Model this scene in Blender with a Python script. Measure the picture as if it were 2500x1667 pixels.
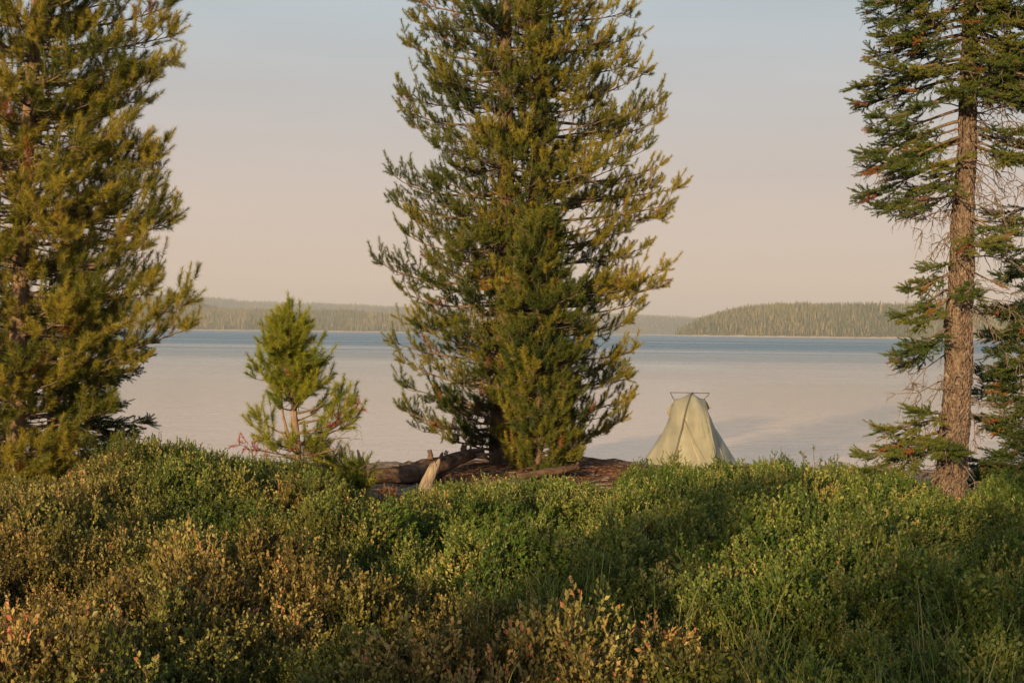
import bpy, math
import numpy as np
from mathutils import Matrix, Vector, noise as mnoise

# ------------------------------------------------------------------ camera, sky, sun
sc = bpy.context.scene
for o in list(bpy.data.objects): bpy.data.objects.remove(o)
RAD = math.radians
F = 3434.0                                   # focal length in pixels of the 2500 px wide photograph
EYE = np.array([0.0, 0.0, 1.75])
pitch = math.atan((833.5 - 812.0) / F); roll = math.atan(0.0115)
d_ = np.array([0, math.cos(pitch), -math.sin(pitch)]); r0_ = np.array([1.0, 0, 0]); u0_ = np.array([0, math.sin(pitch), math.cos(pitch)])
r_ = r0_ * math.cos(roll) + u0_ * math.sin(roll); u_ = -r0_ * math.sin(roll) + u0_ * math.cos(roll)
cd = bpy.data.cameras.new('camera'); cam = bpy.data.objects.new('camera', cd); sc.collection.objects.link(cam)
cd.sensor_width = 36; cd.lens = 36 * F / 2500; cd.clip_start = 0.1; cd.clip_end = 30000
M = Matrix.Identity(4)
for i in range(3):
    M[i][0] = r_[i]; M[i][1] = u_[i]; M[i][2] = -d_[i]; M[i][3] = EYE[i]
cam.matrix_world = M
sc.camera = cam

SUN_AZ = RAD(-158)       # where the sun stands, clockwise from +Y seen from above: behind the camera, to the left
SUN_EL = RAD(12)
sdir = np.array([math.sin(SUN_AZ) * math.cos(SUN_EL), math.cos(SUN_AZ) * math.cos(SUN_EL), math.sin(SUN_EL)])
w = bpy.data.worlds.new('World'); sc.world = w; w.use_nodes = True
nt = w.node_tree; nt.nodes.clear()
out = nt.nodes.new('ShaderNodeOutputWorld'); bg = nt.nodes.new('ShaderNodeBackground')
sky = nt.nodes.new('ShaderNodeTexSky'); sky.sky_type = 'NISHITA'; sky.sun_disc = False
sky.sun_elevation = SUN_EL; sky.sun_rotation = SUN_AZ; sky.altitude = 2300; sky.air_density = 1.0; sky.dust_density = 3.0; sky.ozone_density = 1.0
tc = nt.nodes.new('ShaderNodeTexCoord'); sep = nt.nodes.new('ShaderNodeSeparateXYZ'); nt.links.new(tc.outputs['Generated'], sep.inputs[0])
rmp = nt.nodes.new('ShaderNodeValToRGB'); nt.links.new(sep.outputs['Z'], rmp.inputs[0])
e = rmp.color_ramp.elements
SKY_STOPS = [(0.0, (0.52, 0.372, 0.288)), (0.04, (0.505, 0.373, 0.292)), (0.10, (0.455, 0.368, 0.314)), (0.17, (0.39, 0.378, 0.365)), (0.245, (0.335, 0.398, 0.43)), (0.4, (0.28, 0.325, 0.35)), (1.0, (0.18, 0.24, 0.31))]
e[0].position = 0; e[0].color = (*SKY_STOPS[0][1], 1); e[1].position = 1; e[1].color = (*SKY_STOPS[-1][1], 1)
for p_, c_ in SKY_STOPS[1:-1]:
    q = e.new(p_); q.color = (*c_, 1)
SKY_STR = 0.10
sc10 = nt.nodes.new('ShaderNodeVectorMath'); sc10.operation = 'SCALE'; nt.links.new(rmp.outputs[0], sc10.inputs[0])
smp = nt.nodes.new('ShaderNodeMapping'); smp.inputs['Scale'].default_value = (2.2, 2.2, 16); nt.links.new(tc.outputs['Generated'], smp.inputs[0])
sno = nt.nodes.new('ShaderNodeTexNoise'); sno.inputs['Scale'].default_value = 1.6; sno.inputs['Detail'].default_value = 4; nt.links.new(smp.outputs[0], sno.inputs['Vector'])
smr = nt.nodes.new('ShaderNodeMapRange'); smr.inputs['From Min'].default_value = .3; smr.inputs['From Max'].default_value = .7; smr.inputs['To Min'].default_value = .965 / SKY_STR; smr.inputs['To Max'].default_value = 1.035 / SKY_STR
nt.links.new(sno.outputs['Fac'], smr.inputs['Value']); nt.links.new(smr.outputs[0], sc10.inputs['Scale'])   # faint uneven veils of haze
mixw = nt.nodes.new('ShaderNodeMix'); mixw.data_type = 'RGBA'; mixw.inputs[0].default_value = 0.93       # evening haze layer over the clear-air sky
nt.links.new(sky.outputs[0], mixw.inputs[6]); nt.links.new(sc10.outputs[0], mixw.inputs[7])
nt.links.new(mixw.outputs[2], bg.inputs[0]); bg.inputs[1].default_value = SKY_STR; nt.links.new(bg.outputs[0], out.inputs[0])
sl = bpy.data.lights.new('sun', 'SUN'); sl.energy = 5.0; sl.angle = RAD(0.6); sl.color = (1.0, 0.70, 0.36)
so = bpy.data.objects.new('sun', sl); sc.collection.objects.link(so); so.location = (-30, -30, 20)
so.rotation_euler = Vector(sdir).to_track_quat('Z', 'Y').to_euler()
sc.view_settings.view_transform = 'Standard'; sc.view_settings.look = 'None'; sc.view_settings.exposure = 0.5; sc.view_settings.gamma = 1.0
sc.cycles.use_denoising = True
try: sc.cycles.denoiser = 'OPENIMAGEDENOISE'
except Exception: pass
sc.cycles.max_bounces = 5; sc.cycles.diffuse_bounces = 3; sc.cycles.glossy_bounces = 2; sc.cycles.transmission_bounces = 3; sc.cycles.volume_bounces = 0
sc.cycles.caustics_reflective = False; sc.cycles.caustics_refractive = False
sc.cycles.use_adaptive_sampling = True; sc.cycles.adaptive_threshold = 0.02

rng = np.random.default_rng(11)
def U(a=0.0, b=1.0): return float(rng.uniform(a, b))
def P(px, py, Y):
    v = r_ * ((px - 1250) / F) + u_ * (-(py - 833.5) / F) + d_
    return EYE + v * (Y / v[1])
def PX(p):
    q = np.asarray(p) - EYE
    z = q @ d_
    return 1250 + F * (q @ r_) / z, 833.5 - F * (q @ u_) / z
def nrm(v): return v / max(1e-9, float(np.linalg.norm(v)))
ZUP = np.array([0, 0, 1.0])
LAKE_Z = -0.95

# ------------------------------------------------------------------ helpers
def tag(o, label=None, cat=None, group=None, kind=None):
    if label: o['label'] = label
    if cat: o['category'] = cat
    if group: o['group'] = group
    if kind: o['kind'] = kind
    return o
def empty(name, loc, label, cat, group=None):
    o = bpy.data.objects.new(name, None); sc.collection.objects.link(o); o.location = [float(v) for v in loc]; o.empty_display_size = 0.2
    return tag(o, label, cat, group)
def mesh_from(name, V, faces, attrs=None, smooth=False):
    """faces: list of (n,k) integer arrays"""
    me = bpy.data.meshes.new(name)
    V = np.ascontiguousarray(V, dtype=np.float32)
    me.vertices.add(len(V)); me.vertices.foreach_set('co', V.ravel())
    idx = np.concatenate([f.ravel() for f in faces]).astype(np.int32)
    cnt = np.concatenate([np.full(len(f), f.shape[1], np.int32) for f in faces])
    st = np.concatenate([[0], np.cumsum(cnt)[:-1]]).astype(np.int32)
    me.loops.add(len(idx)); me.loops.foreach_set('vertex_index', idx)
    me.polygons.add(len(cnt)); me.polygons.foreach_set('loop_start', st)
    me.polygons.foreach_set('use_smooth', np.full(len(cnt), bool(smooth)))
    for k, a in (attrs or {}).items():
        at = me.attributes.new(k, 'FLOAT', 'POINT'); at.data.foreach_set('value', np.ascontiguousarray(a, dtype=np.float32))
    me.update(calc_edges=True)
    return me
def link(name, me, mat, parent=None):
    o = bpy.data.objects.new(name, me)
    if mat is not None: me.materials.append(mat)
    sc.collection.objects.link(o)
    if parent is not None:
        o.parent = parent
        o.matrix_parent_inverse = Matrix.Translation(-wloc(parent))
    return o
def wloc(p):
    v = Vector(p.location)
    return v
class MB:
    """collects verts / faces / a tint attribute"""
    def __init__(s): s.V = []; s.Fc = []; s.T = []; s.n = 0
    def add(s, V, faces, tint=0.5):
        V = np.asarray(V, float).reshape(-1, 3)
        s.V.append(V)
        for f in faces: s.Fc.append(np.asarray(f) + s.n)
        t = np.asarray(tint, float)
        s.T.append(np.full(len(V), float(t)) if t.ndim == 0 else t)
        s.n += len(V)
    def build(s, name, mat, parent=None, smooth=False, origin=None):
        g = {}
        for f in s.Fc: g.setdefault(f.shape[1], []).append(f)
        me = mesh_from(name, np.concatenate(s.V), [np.concatenate(v) for v in g.values()], {'tint': np.concatenate(s.T)}, smooth)
        return link(name, me, mat, parent)
def batch_tubes(mb, Pts, R, sides, tint=0.5, cap=False, jag=0.0):
    """Pts (N,k,3) R (N,k)"""
    Pts = np.asarray(Pts, float); R = np.asarray(R, float)
    N, k, _ = Pts.shape
    T = np.gradient(Pts, axis=1) if k > 2 else np.repeat(Pts[:, 1:] - Pts[:, :1], 2, axis=1)
    T /= np.linalg.norm(T, axis=2, keepdims=True) + 1e-9
    ref = np.where(np.abs(T[:, :1, 2:3]) > 0.9, np.array([1.0, 0, 0]), np.array([0, 0, 1.0]))
    A = np.cross(T, np.broadcast_to(ref, T.shape)); A /= np.linalg.norm(A, axis=2, keepdims=True) + 1e-9
    B = np.cross(T, A)
    th = np.linspace(0, 2 * np.pi, sides, endpoint=False)
    RR = R[:, :, None, None]
    if jag: RR = RR * (1 + jag * rng.normal(size=(N, k, sides, 1)))
    V = Pts[:, :, None, :] + RR * (np.cos(th)[None, None, :, None] * A[:, :, None, :] + np.sin(th)[None, None, :, None] * B[:, :, None, :])
    idx = np.arange(N * k * sides).reshape(N, k, sides)
    a = idx[:, :-1]; b = idx[:, 1:]
    f = np.stack([a, np.roll(a, -1, 2), np.roll(b, -1, 2), b], -1).reshape(-1, 4)
    fs = [f]
    if cap:
        for j in range(N): fs.append(idx[j, -1][None, :]); fs.append(idx[j, 0][::-1][None, :])
    t = np.asarray(tint, float)
    tt = np.full(N * k * sides, float(t)) if t.ndim == 0 else np.repeat(t, k * sides)
    mb.add(V.reshape(-1, 3), fs, tt)

def N_(mat, typ, **kw):
    n = mat.node_tree.nodes.new(typ)
    for k, v in kw.items(): setattr(n, k, v)
    return n
def newmat(name):
    m = bpy.data.materials.new(name); m.use_nodes = True; m.node_tree.nodes.clear()
    o = N_(m, 'ShaderNodeOutputMaterial'); return m, o, m.node_tree.links
def ramp(m, stops, src=None, links=None):
    r = N_(m, 'ShaderNodeValToRGB'); el = r.color_ramp.elements
    el[0].position = stops[0][0]; el[0].color = (*stops[0][1], 1); el[1].position = stops[-1][0]; el[1].color = (*stops[-1][1], 1)
    for p_, c_ in stops[1:-1]:
        q = el.new(p_); q.color = (*c_, 1)
    if src is not None: links.new(src, r.inputs[0])
    return r
def leaf_mat(name, stops, transl=0.3, rough=0.55, inst=False, patch=None, spec=0.35):
    m, o, L = newmat(name)
    at = N_(m, 'ShaderNodeAttribute'); at.attribute_name = 'tint'
    src = at.outputs['Fac']
    if inst:
        oi = N_(m, 'ShaderNodeObjectInfo')
        a = N_(m, 'ShaderNodeMath', operation='MULTIPLY_ADD'); L.new(oi.outputs['Random'], a.inputs[0]); a.inputs[1].default_value = 0.42; L.new(src, a.inputs[2])
        s = N_(m, 'ShaderNodeMath', operation='SUBTRACT'); L.new(a.outputs[0], s.inputs[0]); s.inputs[1].default_value = 0.2; s.use_clamp = True
        src = s.outputs[0]
    r = ramp(m, stops, src, L); col = r.outputs[0]
    if patch:
        geo = N_(m, 'ShaderNodeNewGeometry'); no = N_(m, 'ShaderNodeTexNoise'); no.inputs['Scale'].default_value = patch[0]; no.inputs['Detail'].default_value = 3
        L.new(geo.outputs['Position'], no.inputs['Vector'])
        # species drift: browner towards the left foreground, greener to the right
        sp = N_(m, 'ShaderNodeSeparateXYZ'); L.new(geo.outputs['Position'], sp.inputs[0])
        ma = N_(m, 'ShaderNodeMath', operation='MULTIPLY_ADD'); L.new(sp.outputs['X'], ma.inputs[0]); ma.inputs[1].default_value = -0.065; L.new(no.outputs['Fac'], ma.inputs[2])
        mb_ = N_(m, 'ShaderNodeMath', operation='MULTIPLY_ADD'); L.new(sp.outputs['Y'], mb_.inputs[0]); mb_.inputs[1].default_value = -0.035; L.new(ma.outputs[0], mb_.inputs[2])
        mr = N_(m, 'ShaderNodeMapRange'); mr.inputs['From Min'].default_value = 0.16; mr.inputs['From Max'].default_value = 0.46; L.new(mb_.outputs[0], mr.inputs['Value'])
        r2 = ramp(m, patch[1], src, L)
        mx = N_(m, 'ShaderNodeMix', data_type='RGBA'); L.new(mr.outputs[0], mx.inputs[0]); L.new(col, mx.inputs[6]); L.new(r2.outputs[0], mx.inputs[7])
        col = mx.outputs[2]
    p = N_(m, 'ShaderNodeBsdfPrincipled'); L.new(col, p.inputs['Base Color']); p.inputs['Roughness'].default_value = rough; p.inputs['Specular IOR Level'].default_value = spec
    t = N_(m, 'ShaderNodeBsdfTranslucent'); L.new(col, t.inputs[0])
    mx2 = N_(m, 'ShaderNodeMixShader'); mx2.inputs[0].default_value = transl; L.new(p.outputs[0], mx2.inputs[1]); L.new(t.outputs[0], mx2.inputs[2])
    L.new(mx2.outputs[0], o.inputs[0])
    return m
def bark_mat(name, c1, c2, c3, scale=30, stretch=(1, 1, 0.35), bump=0.6, dist=0.01, vor=True):
    m, o, L = newmat(name)
    tcn = N_(m, 'ShaderNodeTexCoord'); mp = N_(m, 'ShaderNodeMapping'); mp.inputs['Scale'].default_value = stretch; L.new(tcn.outputs['Object'], mp.inputs[0])
    n1 = N_(m, 'ShaderNodeTexNoise'); n1.inputs['Scale'].default_value = scale; n1.inputs['Detail'].default_value = 6; n1.inputs['Roughness'].default_value = 0.65; L.new(mp.outputs[0], n1.inputs['Vector'])
    v1 = N_(m, 'ShaderNodeTexVoronoi', feature='F1'); v1.inputs['Scale'].default_value = scale * 1.6; L.new(mp.outputs[0], v1.inputs['Vector'])
    n2 = N_(m, 'ShaderNodeTexNoise'); n2.inputs['Scale'].default_value = 2.5; n2.inputs['Detail'].default_value = 3; L.new(tcn.outputs['Object'], n2.inputs['Vector'])
    r = ramp(m, [(0.32, c1), (0.5, c2), (0.66, c3)], n1.outputs['Fac'], L)
    r2 = ramp(m, [(0.0, c2), (0.5, c3), (1.0, c1)], v1.outputs['Color'], L)
    mx = N_(m, 'ShaderNodeMix', data_type='RGBA'); mx.inputs[0].default_value = 0.45 if vor else 0.1; L.new(r.outputs[0], mx.inputs[6]); L.new(r2.outputs[0], mx.inputs[7])
    mr = N_(m, 'ShaderNodeMapRange'); mr.inputs['To Min'].default_value = 0.7; mr.inputs['To Max'].default_value = 1.3; L.new(n2.outputs['Fac'], mr.inputs['Value'])
    vs = N_(m, 'ShaderNodeVectorMath', operation='SCALE'); L.new(mx.outputs[2], vs.inputs[0]); L.new(mr.outputs[0], vs.inputs['Scale'])
    hs = N_(m, 'ShaderNodeMath', operation='MULTIPLY_ADD'); L.new(v1.outputs['Distance'], hs.inputs[0]); hs.inputs[1].default_value = -0.8 if vor else -0.1; L.new(n1.outputs['Fac'], hs.inputs[2])
    b = N_(m, 'ShaderNodeBump'); b.inputs['Strength'].default_value = bump; b.inputs['Distance'].default_value = dist; L.new(hs.outputs[0], b.inputs['Height'])
    p = N_(m, 'ShaderNodeBsdfPrincipled'); p.inputs['Roughness'].default_value = 0.9; p.inputs['Specular IOR Level'].default_value = 0.15
    L.new(vs.outputs[0], p.inputs['Base Color']); L.new(b.outputs[0], p.inputs['Normal']); L.new(p.outputs[0], o.inputs[0])
    return m
def plain_mat(name, c, rough=0.7, var=0.25, scale=20, spec=0.3, metal=0.0):
    m, o, L = newmat(name)
    tcn = N_(m, 'ShaderNodeTexCoord'); n1 = N_(m, 'ShaderNodeTexNoise'); n1.inputs['Scale'].default_value = scale; n1.inputs['Detail'].default_value = 4; L.new(tcn.outputs['Object'], n1.inputs['Vector'])
    r = ramp(m, [(0.3, tuple(v * (1 - var) for v in c)), (0.7, tuple(min(1, v * (1 + var)) for v in c))], n1.outputs['Fac'], L)
    p = N_(m, 'ShaderNodeBsdfPrincipled'); p.inputs['Roughness'].default_value = rough; p.inputs['Specular IOR Level'].default_value = spec; p.inputs['Metallic'].default_value = metal
    L.new(r.outputs[0], p.inputs['Base Color']); L.new(p.outputs[0], o.inputs[0])
    return m

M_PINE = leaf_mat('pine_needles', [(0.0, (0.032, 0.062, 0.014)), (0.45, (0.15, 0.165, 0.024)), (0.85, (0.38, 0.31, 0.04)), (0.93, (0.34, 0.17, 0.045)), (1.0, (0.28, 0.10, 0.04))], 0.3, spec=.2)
M_YPINE = leaf_mat('young_pine_needles', [(0.0, (0.06, 0.10, 0.012)), (0.45, (0.16, 0.20, 0.022)), (0.85, (0.33, 0.33, 0.035)), (0.93, (0.34, 0.12, 0.03)), (1.0, (0.30, 0.045, 0.025))], 0.3, spec=.2)
M_SPRUCE = leaf_mat('spruce_needles', [(0.0, (0.028, 0.06, 0.016)), (0.4, (0.085, 0.125, 0.024)), (0.86, (0.32, 0.27, 0.035)), (0.94, (0.32, 0.14, 0.035)), (1.0, (0.28, 0.07, 0.03))], 0.22, spec=.2)
M_PBARK = bark_mat('pine_bark', (0.07, 0.042, 0.03), (0.19, 0.12, 0.08), (0.33, 0.23, 0.155), 40)
M_SHADEBARK = bark_mat('shaded_pine_bark', (0.04, 0.024, 0.018), (0.11, 0.068, 0.047), (0.21, 0.14, 0.10), 40)  # pine bark darkened: shade on the middle trunks put into the colour
M_SBARK = bark_mat('spruce_bark', (0.035, 0.02, 0.014), (0.14, 0.08, 0.055), (0.38, 0.3, 0.235), 30, (1, 1, 0.6), 1.0, 0.05)
M_TWIG = bark_mat('twig_bark', (0.07, 0.05, 0.035), (0.16, 0.115, 0.08), (0.26, 0.19, 0.14), 60, vor=False)
M_DEAD = bark_mat('dead_twig', (0.09, 0.065, 0.05), (0.19, 0.145, 0.115), (0.29, 0.235, 0.19), 60, vor=False)
M_LOG = bark_mat('weathered_log', (0.035, 0.022, 0.016), (0.10, 0.06, 0.042), (0.2, 0.13, 0.095), 16, (0.2, 1, 1), 1.0, 0.03, vor=False)
M_GREYWOOD = bark_mat('grey_wood', (0.10, 0.07, 0.05), (0.27, 0.21, 0.155), (0.4, 0.33, 0.255), 26, (1, 1, 0.16), 1.0, 0.02, vor=False)
M_REDWOOD = bark_mat('rotten_wood', (0.09, 0.04, 0.025), (0.30, 0.13, 0.07), (0.46, 0.24, 0.13), 26, (1, 1, 0.16), 1.0, 0.02, vor=False)

# ------------------------------------------------------------------ ground, lake, far shores
def smooth(a, b, x):
    t = np.clip((x - a) / (b - a), 0, 1); return t * t * (3 - 2 * t)
def ground_z(x, y):
    x = np.asarray(x, float); y = np.asarray(y, float)
    z = 0.035 * np.sin(x * 0.9 + 0.4) * np.cos(y * 0.7) + 0.02 * np.sin(x * 2.3 + y * 1.7)
    z = z + 0.17 * np.exp(-(((x - 0.1) / 1.9) ** 2 + ((y - 17.4) / 1.6) ** 2))
    z = z - 0.03 * smooth(14, 18, y) - 1.5 * smooth(18.9 + 0.25 * np.sin(x * 0.8), 23.5, y) - 3.0 * smooth(23.5, 60, y)
    z = z + 0.05 * np.clip(-y, 0, 60) * 0.3
    return z
xs = np.concatenate([np.linspace(-7500, -60, 14)[:-1], np.linspace(-60, -12, 25)[:-1], np.linspace(-12, 12, 161), np.linspace(12, 60, 25)[1:], np.linspace(60, 7500, 14)[1:]])
ys = np.concatenate([np.linspace(-260, -20, 25)[:-1], np.linspace(-20, 3, 30)[:-1], np.linspace(3, 26, 161), np.linspace(26, 70, 16)[1:], np.linspace(70, 8200, 14)[1:]])
X, Y = np.meshgrid(xs, ys); Z = ground_z(X, Y)
nearm = (np.abs(X) < 13) & (Y > 2) & (Y < 24)
Z = Z + np.where(nearm, 0.02 * rng.normal(size=Z.shape), 0)
nx, ny = len(xs), len(ys); idx = np.arange(nx * ny).reshape(ny, nx)
f = np.stack([idx[:-1, :-1], idx[:-1, 1:], idx[1:, 1:], idx[1:, :-1]], -1).reshape(-1, 4)
gm, go, L = newmat('ground_soil')
geo = N_(gm, 'ShaderNodeNewGeometry')
na = N_(gm, 'ShaderNodeTexNoise'); na.inputs['Scale'].default_value = 17; na.inputs['Detail'].default_value = 8; na.inputs['Roughness'].default_value = 0.75; L.new(geo.outputs['Position'], na.inputs['Vector'])
nb = N_(gm, 'ShaderNodeTexNoise'); nb.inputs['Scale'].default_value = 1.1; nb.inputs['Detail'].default_value = 4; L.new(geo.outputs['Position'], nb.inputs['Vector'])
litter = ramp(gm, [(0.36, (0.035, 0.016, 0.01)), (0.5, (0.15, 0.065, 0.035)), (0.62, (0.36, 0.2, 0.12))], na.outputs['Fac'], L)
gravel = ramp(gm, [(0.36, (0.07, 0.052, 0.042)), (0.5, (0.24, 0.18, 0.14)), (0.62, (0.5, 0.39, 0.3))], na.outputs['Fac'], L)
vd = N_(gm, 'ShaderNodeVectorMath', operation='DISTANCE'); L.new(geo.outputs['Position'], vd.inputs[0]); vd.inputs[1].default_value = (0.35, 17.1, 0.1)
mr = N_(gm, 'ShaderNodeMapRange'); mr.inputs['From Min'].default_value = 0.9; mr.inputs['From Max'].default_value = 3.2; L.new(vd.outputs['Value'], mr.inputs['Value'])
ad = N_(gm, 'ShaderNodeMath', operation='MULTIPLY_ADD'); L.new(nb.outputs['Fac'], ad.inputs[0]); ad.inputs[1].default_value = 1.4; L.new(mr.outputs[0], ad.inputs[2])
st = N_(gm, 'ShaderNodeMapRange'); st.inputs['From Min'].default_value = 0.85; st.inputs['From Max'].default_value = 1.15; L.new(ad.outputs[0], st.inputs['Value'])
mx = N_(gm, 'ShaderNodeMix', data_type='RGBA'); L.new(st.outputs[0], mx.inputs[0]); L.new(litter.outputs[0], mx.inputs[6]); L.new(gravel.outputs[0], mx.inputs[7])
bp = N_(gm, 'ShaderNodeBump'); bp.inputs['Strength'].default_value = 0.9; bp.inputs['Distance'].default_value = 0.03; L.new(na.outputs['Fac'], bp.inputs['Height'])
pr = N_(gm, 'ShaderNodeBsdfPrincipled'); pr.inputs['Roughness'].default_value = 0.95; pr.inputs['Specular IOR Level'].default_value = 0.1
L.new(mx.outputs[2], pr.inputs['Base Color']); L.new(bp.outputs[0], pr.inputs['Normal']); L.new(pr.outputs[0], go.inputs[0])
g = link('ground', mesh_from('ground', np.stack([X, Y, Z], -1).reshape(-1, 3), [f], smooth=True), gm); tag(g, kind='structure')

# lake
wm, wo, L = newmat('lake_water')
geo = N_(wm, 'ShaderNodeNewGeometry')
sp = N_(wm, 'ShaderNodeSeparateXYZ'); L.new(geo.outputs['Position'], sp.inputs[0])
# wind-ruffled cat's paws: long streaks, more of them far out
mpb = N_(wm, 'ShaderNodeMapping'); mpb.inputs['Scale'].default_value = (0.0022, 0.024, 1); L.new(geo.outputs['Position'], mpb.inputs[0])
nb = N_(wm, 'ShaderNodeTexNoise'); nb.inputs['Scale'].default_value = 1.0; nb.inputs['Detail'].default_value = 4; nb.inputs['Roughness'].default_value = 0.55; nb.inputs['Distortion'].default_value = 0.3; L.new(mpb.outputs[0], nb.inputs['Vector'])
lg = N_(wm, 'ShaderNodeMath', operation='LOGARITHM'); L.new(sp.outputs['Y'], lg.inputs[0]); lg.inputs[1].default_value = 10.0
mrd = N_(wm, 'ShaderNodeMapRange'); mrd.inputs['From Min'].default_value = 1.6; mrd.inputs['From Max'].default_value = 2.55; mrd.inputs['To Min'].default_value = -0.42; mrd.inputs['To Max'].default_value = 0.40; L.new(lg.outputs[0], mrd.inputs['Value'])
rf = N_(wm, 'ShaderNodeMath', operation='MULTIPLY_ADD'); L.new(nb.outputs['Fac'], rf.inputs[0]); rf.inputs[1].default_value = 2.6; rf2 = N_(wm, 'ShaderNodeMath', operation='SUBTRACT'); L.new(mrd.outputs[0], rf2.inputs[0]); rf2.inputs[1].default_value = .78; L.new(rf2.outputs[0], rf.inputs[2])
ruf = N_(wm, 'ShaderNodeMapRange'); ruf.interpolation_type = 'SMOOTHSTEP'; ruf.inputs['From Min'].default_value = 0.26; ruf.inputs['From Max'].default_value = 0.92; L.new(rf.outputs[0], ruf.inputs['Value'])
mpa = N_(wm, 'ShaderNodeMapping'); mpa.inputs['Scale'].default_value = (0.6, 1.9, 1); L.new(geo.outputs['Position'], mpa.inputs[0])
n1 = N_(wm, 'ShaderNodeTexNoise'); n1.inputs['Scale'].default_value = 1.6; n1.inputs['Detail'].default_value = 4; n1.inputs['Roughness'].default_value = 0.6; L.new(mpa.outputs[0], n1.inputs['Vector'])
ds = N_(wm, 'ShaderNodeMapRange'); ds.inputs['To Min'].default_value = 0.024; ds.inputs['To Max'].default_value = 0.34; L.new(ruf.outputs[0], ds.inputs['Value'])
bp = N_(wm, 'ShaderNodeBump'); bp.inputs['Strength'].default_value = 1.0; L.new(ds.outputs[0], bp.inputs['Distance']); L.new(n1.outputs['Fac'], bp.inputs['Height'])
pr = N_(wm, 'ShaderNodeBsdfPrincipled'); pr.inputs['IOR'].default_value = 1.33
# pale silt shows through the shallows, deep blue water farther out
shal = N_(wm, 'ShaderNodeMapRange'); shal.inputs['From Min'].default_value = 1.65; shal.inputs['From Max'].default_value = 2.5; L.new(lg.outputs[0], shal.inputs['Value'])
wc = ramp(wm, [(0, (0.62, 0.46, 0.36)), (0.45, (0.42, 0.38, 0.34)), (1, (0.06, 0.145, 0.21))], shal.outputs[0], L); L.new(wc.outputs[0], pr.inputs['Base Color'])
rr = N_(wm, 'ShaderNodeMapRange'); rr.inputs['To Min'].default_value = 0.07; rr.inputs['To Max'].default_value = 0.30; L.new(ruf.outputs[0], rr.inputs['Value']); L.new(rr.outputs[0], pr.inputs['Roughness'])
L.new(bp.outputs[0], pr.inputs['Normal']); L.new(pr.outputs[0], wo.inputs[0])
lx = np.array([-7400., 7400.]); ly = np.array([19.0, 8100.])
V = np.array([[lx[0], ly[0], LAKE_Z], [lx[1], ly[0], LAKE_Z], [lx[1], ly[1], LAKE_Z], [lx[0], ly[1], LAKE_Z]])
lk = link('lake', mesh_from('lake', V, [np.array([[0, 1, 2, 3]])]), wm); tag(lk, kind='structure')

# hills: outline read as (px, py of the tree tops); built at their real distance
M_HILL = None
hm, ho, L = newmat('hill_soil')
geo = N_(hm, 'ShaderNodeNewGeometry'); sp = N_(hm, 'ShaderNodeSeparateXYZ'); L.new(geo.outputs['Position'], sp.inputs[0])
nn = N_(hm, 'ShaderNodeTexNoise'); nn.inputs['Scale'].default_value = 0.05; nn.inputs['Detail'].default_value = 5; L.new(geo.outputs['Position'], nn.inputs['Vector'])
ms = N_(hm, 'ShaderNodeMath', operation='MULTIPLY_ADD'); L.new(nn.outputs['Fac'], ms.inputs[0]); ms.inputs[1].default_value = 5; L.new(sp.outputs['Z'], ms.inputs[2])
c = ramp(hm, [(0.0, (0.5, 0.42, 0.33)), (0.30, (0.46, 0.38, 0.29)), (0.36, (0.13, 0.12, 0.07)), (1.0, (0.10, 0.1, 0.055))], None, L)
m2 = N_(hm, 'ShaderNodeMath', operation='DIVIDE'); L.new(ms.outputs[0], m2.inputs[0]); m2.inputs[1].default_value = 12; L.new(m2.outputs[0], c.inputs[0])
pr = N_(hm, 'ShaderNodeBsdfPrincipled'); pr.inputs['Roughness'].default_value = 1; pr.inputs['Specular IOR Level'].default_value = 0; L.new(c.outputs[0], pr.inputs['Base Color']); L.new(pr.outputs[0], ho.inputs[0])
M_FOREST = leaf_mat('far_forest', [(0.0, (0.05, 0.07, 0.035)), (0.35, (0.11, 0.12, 0.05)), (0.7, (0.21, 0.18, 0.08)), (0.85, (0.32, 0.24, 0.12)), (1.0, (0.55, 0.42, 0.3))], 0.1, 0.9, spec=0.0)
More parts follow.
